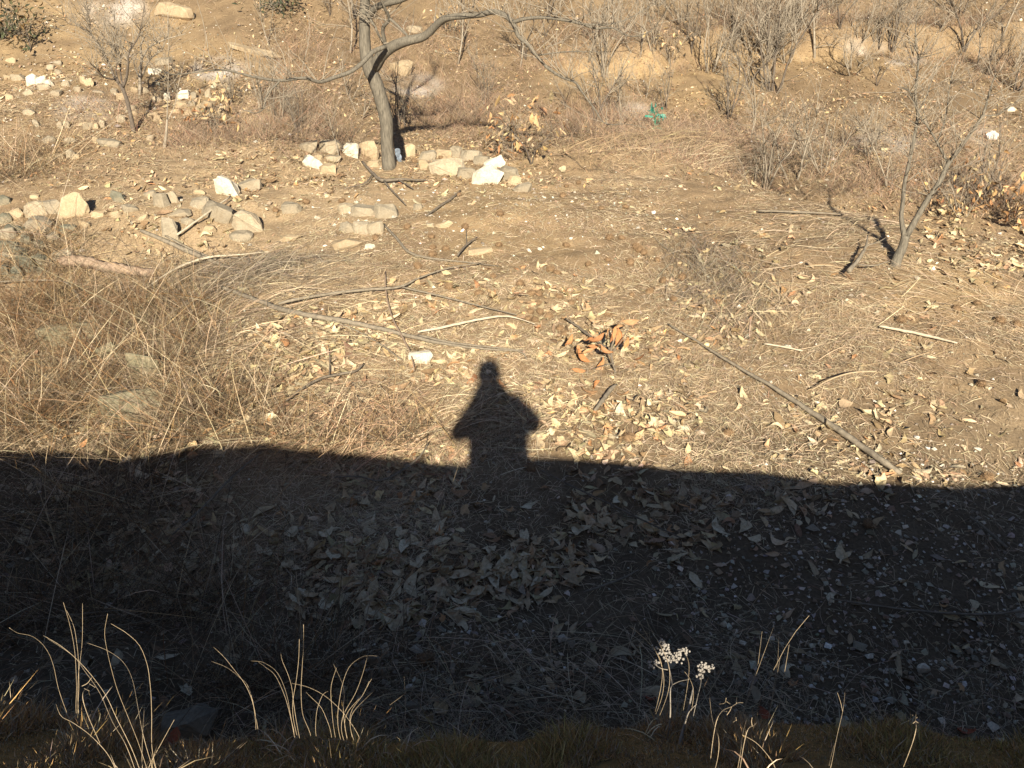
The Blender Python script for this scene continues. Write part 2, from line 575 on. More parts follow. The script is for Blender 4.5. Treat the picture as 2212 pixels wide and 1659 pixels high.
STRAW = [(0.56, 0.45, 0.295), (0.49, 0.385, 0.25), (0.41, 0.315, 0.205), (0.30, 0.23, 0.155), (0.64, 0.535, 0.37), (0.23, 0.16, 0.10)]
GREYS = [(0.36, 0.285, 0.195), (0.44, 0.35, 0.24), (0.23, 0.18, 0.125), (0.53, 0.43, 0.29), (0.37, 0.265, 0.165)]
BARE = [(1210, 350, 110, 32, 0.9), (2030, 620, 150, 80, 0.75), (1100, 540, 160, 60, 0.3), (1040, 440, 220, 60, 0.25), (1900, 560, 120, 40, 0.5), (1900, 1300, 330, 260, 0.82),
        (1300, 1400, 300, 160, 0.6), (950, 1420, 260, 120, 0.7)]

def thatch(n, y0, y1, seed, ln=(0.03, 0.14), wd=(0.0022, 0.005), keep=1.0):
    rng = np.random.default_rng(seed)
    x, y = sample(n, y0, y1, rng, 1.15)
    u, v, f = project(lay(x, y))
    clump = fbm(x * 1.3, y * 1.3, 61, 3)
    prob = np.clip(0.62 + 1.15 * clump, 0.10, 1) * (1 - ellipses(u, v, BARE)) * (1 - 0.7 * sm(6.0, 4.6, y - 0.25 * x + 0.8 * clump)) * (1 - 0.62 * sm(-1.9, -3.4, x) * (1 - sm(7.0, 8.4, y)))
    k = rng.random(n) < prob * keep
    x, y, v, clump = x[k], y[k], v[k], clump[k]
    n = len(x)
    p0 = lay(x, y, rng.uniform(-0.004, 0.022, n) * (1 + np.maximum(0, clump)))
    az = 2 * PI * 1.2 * vnoise(x * 0.8, y * 0.8, 66) + rng.normal(0, 1.15, n)
    L = rng.uniform(*ln, n) * (1 + 0.5 * (rng.random(n) < 0.12))
    lift = np.abs(rng.normal(0.0, 0.16, n)) + 0.02
    d = np.stack([np.cos(az), np.sin(az), np.zeros(n)], -1)
    bend = np.stack([-np.sin(az), np.cos(az), np.zeros(n)], -1) * rng.normal(0, 0.16, (n, 1)) * L[:, None]
    p1 = p0 + d * L[:, None] * 0.5 + bend
    p1[:, 2] += lift * L
    p2 = p0 + d * L[:, None]
    p2[:, 2] = height(p2[:, 0], p2[:, 1]) + lift * L * rng.uniform(0.0, 0.9, n) + 0.004
    w = rng.uniform(*wd, n)
    grey = sm(-0.5, 2.5, x + 2 * vnoise(x * 0.6, y * 0.6, 67)) * 0.75
    cols = np.where((rng.random(n) < grey)[:, None], pal(n, GREYS, rng=rng), pal(n, STRAW, [3, 4, 4, 3, 2, 2], rng=rng))
    return strips(p0, p1, p2, w, cols, 2, 0.6, seed)

o = obj('dry_grass', mesh_np('dry_grass', *merge([thatch(520000, 2.7, 16.0, 1), thatch(9000, 3.0, 15.0, 2, (0.18, 0.4), (0.002, 0.0035))])), M_STRAW)
tag(o, 'flattened dry straw-coloured grass matted over the whole sunlit slope', 'grass', kind='stuff')

# grass and low scrub on the far slope
def far_grass(n, seed):
    rng = np.random.default_rng(seed)
    x, y = sample(n, 11.8, 32.0, rng, 1.0)
    u, v, f = project(lay(x, y))
    clump = fbm(x * 0.8, y * 0.8, 62, 3)
    bare = ellipses(u, v, [(150, 90, 330, 120, 0.7), (460, 110, 200, 80, 0.5), (1600, 140, 420, 20, 0.6), (1480, 185, 200, 50, 0.35), (905, 185, 60, 30, .8),
                           (1915, 308, 70, 26, .8), (1240, 170, 90, 60, .5), (2000, 230, 200, 60, 0.6)])
    k = rng.random(n) < np.clip(0.5 + 1.2 * clump, 0.05, 1) * (1 - bare)
    x, y, clump = x[k], y[k], clump[k]; n = len(x)
    p0 = lay(x, y, -0.01)
    az = rng.uniform(0, 2 * PI, n)
    L = rng.uniform(0.06, 0.24, n)
    lean = rng.uniform(0.5, 1.15, n)
    d = np.stack([np.cos(az) * lean, np.sin(az) * lean, 1.12 - lean * 0.85], -1)
    p1 = p0 + d * L[:, None] * 0.6 + np.array([0, 0, 0.02])
    p2 = p0 + d * L[:, None] * np.array([1.25, 1.25, 0.8])
    cols = pal(n, [(0.40, 0.295, 0.18), (0.31, 0.22, 0.14), (0.48, 0.365, 0.225), (0.22, 0.16, 0.11), (0.36, 0.24, 0.14)], rng=rng)
    return strips(p0, p1, p2, rng.uniform(0.003, 0.0075, n), cols, 2, 0.8, seed)
o = obj('far_dry_grass', mesh_np('far_dry_grass', *far_grass(130000, 5)), M_STRAW)
tag(o, 'thin brown dry grass on the far hillside behind the stone row', 'grass', kind='stuff')

# thin upright brush behind the stone row and on the right slope
def brush(n, regions, seed, hgt=(0.2, 0.6), colors=None, wd=(0.003, 0.006), lean_s=0.28, zoff=-0.02, k=2):
    rng = np.random.default_rng(seed)
    ps = []
    tot = sum(r[4] for r in regions)
    for cu, cv, ru, rv, w in regions:
        m = int(n * w / tot)
        c = march(cu, cv, height)
        l = march(cu - ru, cv, height); 
        t_ = march(cu, cv - rv, height); b_ = march(cu, cv + rv, height)
        rx = abs(c[0] - l[0]); ry0, ry1 = c[1] - b_[1], t_[1] - c[1]
        a = rng.normal(0, 0.45, m); bb = rng.normal(0, 0.45, m)
        ps.append(np.stack([c[0] + a * rx, c[1] + np.where(bb > 0, bb * ry1, bb * ry0)], -1))
    p = np.concatenate(ps); n = len(p)
    x, y = p[:, 0], np.clip(p[:, 1], 2.0, 60)
    p0 = lay(x, y, zoff)
    L = rng.uniform(*hgt, n) * (0.6 + 0.6 * rng.random(n))
    d = np.stack([rng.normal(0, lean_s, n), rng.normal(0, lean_s, n), np.ones(n)], -1)
    p1 = p0 + d * L[:, None] * 0.5 + rng.normal(0, 0.05, (n, 3)) * L[:, None]
    p2 = p0 + d * L[:, None] * np.array([1.3, 1.3, 0.92]) + rng.normal(0, 0.12, (n, 3)) * L[:, None]
    p2[:, 2] = np.maximum(p2[:, 2], height(p2[:, 0], p2[:, 1]) + 0.02)
    cols = pal(n, colors or [(0.33, 0.22, 0.14), (0.26, 0.19, 0.13), (0.40, 0.28, 0.17), (0.22, 0.155, 0.11)], rng=rng)
    return strips(p0, p1, p2, rng.uniform(*wd, n), cols, k, 0.9, seed)

far_regions = [(640, 270, 160, 80, 2), (1000, 250, 150, 70, 2.5), (1300, 270, 200, 70, 3), (1500, 330, 180, 60, 2.5), (1700, 330, 160, 80, 0.9), (900, 130, 200, 90, 1.5), (1300, 90, 260, 70, 2),
               (1700, 60, 300, 60, 3), (2100, 110, 200, 90, 2), (2050, 330, 200, 80, 1.0), (640, 130, 120, 90, 1.2), (450, 300, 150, 50, 1.2), (250, 240, 200, 60, 0.6), (1900, 400, 200, 60, 0.9), (2150, 430, 130, 70, 1.5)]
o = obj('dry_brush', mesh_np('dry_brush', *brush(36000, far_regions, 21, (0.12, 0.42), [(0.30, 0.215, 0.15), (0.24, 0.185, 0.135), (0.38, 0.28, 0.19), (0.19, 0.14, 0.105), (0.33, 0.20, 0.13)], (0.0025, 0.005), 0.6)), M_STRAW)
tag(o, 'thin reddish brown dry brush filling the slope behind the stone row', 'brush', kind='stuff')

# scrub of the hollow on the left
left_regions = [(120, 700, 200, 130, 3), (300, 820, 220, 110, 3), (80, 900, 180, 90, 3), (330, 680, 200, 90, 2), (420, 900, 160, 70, 2), (60, 360, 100, 60, 1.2), (100, 560, 130, 60, 1),
                (650, 960, 200, 40, 0.8), (850, 950, 150, 40, 0.6), (200, 1120, 260, 120, 2), (100, 1330, 260, 120, 2.0), (430, 1300, 200, 120, 1.2), (600, 1480, 300, 70, 1.2)]
REDS = [(0.24, 0.155, 0.075), (0.29, 0.20, 0.105), (0.15, 0.097, 0.053), (0.38, 0.29, 0.17), (0.19, 0.145, 0.095), (0.10, 0.077, 0.052), (0.24, 0.125, 0.055)]
DARKW = [(0.10, 0.072, 0.045), (0.14, 0.10, 0.06), (0.08, 0.06, 0.04), (0.18, 0.115, 0.06)]
o = obj('dry_weeds', mesh_np('dry_weeds', *merge([brush(8000, left_regions, 24, (0.10, 0.40), DARKW, (0.003, 0.006), 0.9, -0.01, 3),
brush(5500, left_regions, 22, (0.10, 0.34), REDS + GREYS, (0.002, 0.0045), 1.0, -0.01, 3),
                                                    brush(2600, left_regions, 23, (0.25, 0.75), REDS + GREYS, (0.003, 0.006), 0.6, -0.01, 4)])), M_STRAW)
tag(o, 'tangled reddish dry weeds filling the hollow at the left', 'weeds', kind='stuff')

# ------------------------------------------------------------------ pebbles and grit
def pebbles(n, seed):
    rng = np.random.default_rng(seed)
    x, y = sample(n, 2.8, 26.0, rng, 1.2)
    u, v, f = project(lay(x, y))
    dens = 0.16 + ellipses(u, v, [(1900, 1300, 420, 330, 1.0), (1000, 1440, 250, 110, 1.0), (1050, 460, 400, 80, 0.6), (230, 220, 330, 90, 1.0), (900, 420, 250, 60, 0.5), (200, 90, 300, 100, 0.5)])
    k = rng.random(n) < dens
    x, y = x[k], y[k]; n = len(x)
    s = np.exp(rng.normal(math.log(0.009), 0.5, n)) * (1 + 0.04 * y)
    s = np.clip(s, 0.003, 0.05)
    base = np.array([[1, 0, 0], [-1, 0, 0], [0, 1, 0], [0, -1, 0], [0, 0, .7], [0, 0, -.7]], float)
    F = np.array([[0, 2, 4], [2, 1, 4], [1, 3, 4], [3, 0, 4], [2, 0, 5], [1, 2, 5], [3, 1, 5], [0, 3, 5]])
    Vt = base[None] * rng.uniform(0.55, 1.2, (n, 6, 3)) + rng.normal(0, 0.16, (n, 6, 3))
    a = rng.uniform(0, 2 * PI, n); ca, sa = np.cos(a)[:, None], np.sin(a)[:, None]
    Vr = np.stack([Vt[..., 0] * ca - Vt[..., 1] * sa, Vt[..., 0] * sa + Vt[..., 1] * ca, Vt[..., 2]], -1) * s[:, None, None]
    P = lay(x, y, s * 0.35)
    Vr = Vr + P[:, None, :]
    cols = pal(n, [(0.42, 0.38, 0.31), (0.28, 0.25, 0.20), (0.62, 0.58, 0.50), (0.34, 0.26, 0.18), (0.75, 0.72, 0.66)], [4, 4, 2, 4, 0.7], rng=rng)
    Ff = (np.arange(n)[:, None, None] * 6 + F[None]).reshape(-1, 3)
    return Vr.reshape(-1, 3), Ff, None, np.repeat(cols, 6, 0)
o = obj('gravel', mesh_np('gravel', *pebbles(42000, 8)), M_PEBBLE)
tag(o, 'grit and small pebbles strewn over the bare earth', 'gravel', kind='stuff')

# ------------------------------------------------------------------ fallen leaves
def leaf_template(rng, sections=7, serr=True, wide=None, broken=False):
    """a curled lanceolate leaf of unit length along x"""
    wmax = wide or rng.uniform(0.11, 0.22)
    curl = rng.uniform(-0.05, 0.32) * rng.choice([1, 1, -0.6])
    fold = rng.uniform(-0.3, 0.8)
    twist = rng.normal(0, 0.8)
    sweep = rng.normal(0, 0.18)
    Vs = []
    for i in range(sections):
        t = i / (sections - 1)
        tb_ = 0.12 + 0.55 * t if broken else t
        w = wmax * (math.sin(PI * min(1, max(0.0, tb_ * 0.97 + 0.015))) ** 0.75) * (rng.uniform(0.6, 1.3) if broken else 1)
        if serr and 0 < i < sections - 1:
            w *= rng.uniform(0.85, 1.15)
        z0 = curl * (2 * t - 1) ** 2 * 0.8
        yc = sweep * (2 * t - 1) ** 2
        an = twist * (t - 0.5)
        for s in (-1, -0.5, 0, 0.5, 1):
            yy, zz = s * w, fold * abs(s) ** 1.6 * w + rng.normal(0, 0.022)
            Vs.append((t - 0.5, yc + yy * math.cos(an) - zz * math.sin(an), z0 + yy * math.sin(an) + zz * math.cos(an)))
    # a short stalk
    Vs.append((-0.62, 0.0, Vs[2][2] + 0.01)); Vs.append((-0.5, 0.012, Vs[2][2])); 
    F = []
    for i in range(sections - 1):
        for j in range(4):
            a = i * 5 + j
            F.append((a, a + 1, a + 6, a + 5))
    n = sections * 5
    return np.array(Vs), np.array(F), np.array([[n, 2, n + 1]])

lrng = np.random.default_rng(77)
LT = [leaf_template(lrng, 6, broken=(q % 3 == 2), wide=(lrng.uniform(0.22, 0.36) if q % 3 == 2 else None)) for q in range(24)]
LT = [(np.array(a_) * (np.array([0.6, 0.8, 1.0]) if q % 3 == 2 else 1.0), b_, c_) for q, (a_, b_, c_) in enumerate(LT)]
LEAF_REG = [(850, 830, 330, 120, .75), (980, 1140, 360, 160, 0.58), (720, 1130, 240, 140, 0.45), (330, 530, 220, 60, .4), (1310, 860, 190, 160, 1.0), (720, 730, 220, 60, .6), (1100, 650, 220, 70, .3), (1600, 630, 150, 130, .30), (1850, 900, 180, 110, .22),
            (1120, 1060, 260, 60, 0.6), (2120, 530, 130, 90, .55), (600, 390, 170, 70, .35), (950, 650, 150, 60, .4), (330, 1150, 280, 170, .3), (250, 760, 280, 150, .22), (120, 600, 200, 120, .2), (300, 880, 260, 90, .25), (1600, 1090, 220, 80, .14), (850, 1290, 220, 70, .5), (1400, 1130, 180, 80, .22),
            (700, 900, 220, 70, .7), (1250, 1450, 250, 100, .12), (1750, 1030, 300, 60, .2), (350, 450, 200, 60, .25), (1950, 760, 250, 150, .08), (1500, 480, 250, 100, .1)]
def leaves(n, seed):
    rng = np.random.default_rng(seed)
    x, y = sample(n, 2.9, 15.0, rng, 1.2)
    u, v, f = project(lay(x, y))
    clump = 0.55 + 1.3 * fbm(x * 1.6, y * 1.6, 81, 3)
    dens = (ellipses(u, v, LEAF_REG) + 0.018) * np.clip(clump, 0.06, 1.2)
    k = rng.random(n) < dens
    x, y, d = x[k], y[k], dens[k]; n = len(x)
    L = np.clip(rng.normal(0.106, 0.040, n), 0.03, 0.19)
    P = lay(x, y, 0.002 + rng.random(n) * (0.020 + 0.028 * np.clip(d, 0, 1)))
    az = rng.uniform(0, 2 * PI, n); tx = rng.normal(0, 0.32, n); ty = rng.normal(0, 0.28, n)
    flip = rng.random(n) < 0.35
    return P, L, az, tx, ty + np.where(flip, PI, 0), rng.integers(0, len(LT), n), rng
def rotm(az, tx, ty):
    ca, sa = np.cos(az), np.sin(az); cb, sb = np.cos(tx), np.sin(tx); cc, sc_ = np.cos(ty), np.sin(ty)
    o, l = np.zeros_like(ca), np.ones_like(ca)
    Rz = np.stack([np.stack([ca, -sa, o], -1), np.stack([sa, ca, o], -1), np.stack([o, o, l], -1)], -2)
    Ry = np.stack([np.stack([cb, o, sb], -1), np.stack([o, l, o], -1), np.stack([-sb, o, cb], -1)], -2)
    Rx = np.stack([np.stack([l, o, o], -1), np.stack([o, cc, -sc_], -1), np.stack([o, sc_, cc], -1)], -2)
    return Rz @ Ry @ Rx
P, L, az, tx, ty, ti, rng = leaves(80000, 14)
u, v, f = project(P)
inside = (u > 15) & (u < W2 - 15) & (v > 15) & (v < 1530)
score = np.where(inside, L / f, -1) * np.where(v < 620, 0.7, 1)
order = np.argsort(-score)
single = order[:300]
rest = np.setdiff1d(np.arange(len(P)), single)
Rm = rotm(az, tx, ty)
LEAFCOL = [(0.45, 0.36, 0.225), (0.50, 0.41, 0.27), (0.37, 0.26, 0.15), (0.40, 0.31, 0.185), (0.28, 0.19, 0.11), (0.40, 0.225, 0.11), (0.50, 0.42, 0.28), (0.22, 0.15, 0.09)]
parts = []
for t in range(len(LT)):
    k = rest[ti[rest] == t]
    if not len(k): continue
    Vt, F4t, F3t = LT[t]
    VV = np.einsum('nij,vj->nvi', Rm[k], Vt) * L[k][:, None, None] + P[k][:, None, :]
    m = len(Vt); b_ = np.arange(len(k))[:, None, None] * m
    c = pal(len(k), LEAFCOL, [5, 4, 4, 5, 3, 1.2, 1.5, 2], 0.2, rng)
    parts.append((VV.reshape(-1, 3), (b_ + F3t[None]).reshape(-1, 3), (b_ + F4t[None]).reshape(-1, 4), np.repeat(c, m, 0)))
o = obj('leaf_litter', mesh_np('leaf_litter', *merge(parts), smooth=True), M_STUFF_LEAF)
tag(o, 'carpet of curled tan chestnut leaves scattered over the slope', 'leaf litter', kind='stuff')
leaf_me = [mesh_np('leaf', LT[t][0], LT[t][2], LT[t][1], None, True) for t in range(len(LT))]
for me in leaf_me: me.materials.append(M_LEAF)
for k in single:
    o = bpy.data.objects.new('fallen_leaf', leaf_me[ti[k]])
    COL.objects.link(o)
    M = Matrix([list(Rm[k][r] * L[k]) + [P[k][r]] for r in range(3)] + [[0, 0, 0, 1]])
    o.matrix_world = M
    shade = project(P[k])[1][0] > 0.96 * np.interp(project(P[k])[0][0] / 0.96, [a_[0] for a_ in edge_px], [a_[1] for a_ in edge_px])
    if shade:
        tag(o, 'large curled dry chestnut leaf lying in the shade of the bank', 'leaf', 'large fallen leaves in the shade')
    else:
        tag(o, 'large curled dry chestnut leaf lying on the sunlit ground', 'leaf', 'large fallen leaves in the sun')

# small dry leaves and chaff on the far slope
def chaff(n, seed):
    rng = np.random.default_rng(seed)
    x, y = sample(n, 11.3, 30.0, rng, 1.0)
    clump = fbm(x * 0.9, y * 0.9, 64, 3)
    k = rng.random(n) < np.clip(0.45 + 1.5 * clump, 0.03, 1)
    x, y = x[k], y[k]; n = len(x)
    P = lay(x, y, 0.015)
    L = rng.uniform(0.025, 0.10, n); w = L * rng.uniform(0.25, 0.5, n)
    R = rotm(rng.uniform(0, 2 * PI, n), rng.normal(0, 0.5, n), rng.normal(0, 0.5, n))
    base = np.array([[-.5, 0, 0], [0, -.5, .25], [.5, 0, .1], [0, .5, .2]])
    q = base[None] * np.stack([L, w, w], -1)[:, None, :]
    VV = np.einsum('nij,nvj->nvi', R, q) + P[:, None, :]
    F = (np.arange(n)[:, None, None] * 4 + np.array([[[0, 1, 2], [0, 2, 3]]])).reshape(-1, 3)
    c = pal(n, [(0.42, 0.32, 0.19), (0.33, 0.235, 0.145), (0.25, 0.17, 0.105), (0.52, 0.41, 0.26), (0.40, 0.235, 0.115), (0.18, 0.13, 0.085)], [3, 4, 3, 1.5, 1, 2], rng=rng)
    return VV.reshape(-1, 3), F, None, np.repeat(c, 4, 0)
o = obj('far_leaf_litter', mesh_np('far_leaf_litter', *chaff(70000, 33)), M_STUFF_LEAF)
tag(o, 'specks of brown leaf litter strewn over the far hillside', 'leaf litter', kind='stuff')

# moss and short dead grass on the edge of the bank
def moss(n, seed):
    rng = np.random.default_rng(seed)
    x = rng.uniform(-1.9, 1.9, n)
    y = rng.uniform(CREST_Y + 0.05, CREST_Y + 0.54, n)
    keep = vnoise(x * 6, y * 6, 88) + 0.6 * vnoise(x * 17, y * 17, 89) > -0.5
    x, y = x[keep], y[keep]; n = len(x)
    p0 = lay(x, y, -0.003)
    tuft = np.clip(0.7 + 1.8 * vnoise(x * 9, y * 9, 87), 0.2, 1.5) * (0.45 + 0.75 * sm(CREST_Y + 0.05, CREST_Y + 0.25, y))
    L = rng.uniform(0.010, 0.030, n) * tuft
    d = np.stack([rng.normal(0, 0.7, n), rng.normal(0.25, 0.6, n), np.ones(n) * 0.9], -1)
    p1 = p0 + d * L[:, None] * 0.5
    p2 = p0 + d * L[:, None] + rng.normal(0, 0.3, (n, 3)) * L[:, None]
    tone = vnoise(x * 2.5, y * 2.5, 86)
    A = pal(n, [(0.36, 0.28, 0.10), (0.27, 0.215, 0.075), (0.43, 0.34, 0.14), (0.19, 0.155, 0.06)], rng=rng)
    B = pal(n, [(0.46, 0.29, 0.12), (0.35, 0.22, 0.09), (0.42, 0.35, 0.24), (0.32, 0.22, 0.12), (0.20, 0.15, 0.09)], rng=rng)
    cols = np.where((rng.random(n) < 0.6 * sm(-0.15, 0.3, tone))[:, None], A, B)
    return strips(p0, p1, p2, rng.uniform(0.0012, 0.0026, n), cols, 2, 1.0, seed)
o = obj('moss', mesh_np('moss', *moss(190000, 44)), M_MOSS)
tag(o, 'olive and rust coloured moss on the shaded lip of the bank', 'moss', kind='stuff')

# ------------------------------------------------------------------ stones
def rock_mesh(w, d, h, seed, sharp=0.5):
    rng = np.random.default_rng(seed)
    bm = bmesh.new()
    n = 34
    pts = rng.normal(0, 1, (n, 3))
    pts /= np.linalg.norm(pts, axis=1, keepdims=True)
    e = 0.55 - 0.25 * sharp
    pts = np.sign(pts) * np.abs(pts) ** (e + 0.22)                 # towards a box
    pts *= rng.uniform(0.70, 1.08, (n, 1))
    pts += 0.12 * np.outer(pts[:, 0], rng.normal(0, 1, 3)) + 0.12 * np.outer(pts[:, 2], rng.normal(0, 1, 3))
    for p in pts:
        bm.verts.new((p[0] * w / 2, p[1] * d / 2, p[2] * h / 2))
    r = bmesh.ops.convex_hull(bm, input=bm.verts)
    junk = [g for g in r['geom_interior'] + r['geom_unused'] if isinstance(g, bmesh.types.BMVert)]
    bmesh.ops.delete(bm, geom=list(set(junk)), context='VERTS')
    bmesh.ops.dissolve_limit(bm, angle_limit=math.radians(14), verts=bm.verts, edges=bm.edges)
    bmesh.ops.bevel(bm, geom=list(bm.edges), offset=min(w, d, h) * 0.09, segments=2, profile=0.6, affect='EDGES', clamp_overlap=True)
    bmesh.ops.triangulate(bm, faces=[f for f in bm.faces if len(f.verts) > 4])
    bmesh.ops.subdivide_edges(bm, edges=[e_ for e_ in bm.edges if e_.calc_length() > min(w, d, h) * 0.3], cuts=1)
    co = np.array([v_.co[:] for v_ in bm.verts])
    s = 7.0 / max(w, d, h)
    k = 0.05 * min(w, d, h)
    for v_, c in zip(bm.verts, co):
        nn = float(vnoise(np.array([c[0] * s + c[2] * 3.1 * s]), np.array([c[1] * s + c[2] * 1.7 * s]), seed)[0])
        v_.co += v_.normal * nn * k * 2
    me = bpy.data.meshes.new('stone')
    bm.to_mesh(me); bm.free()
    return me

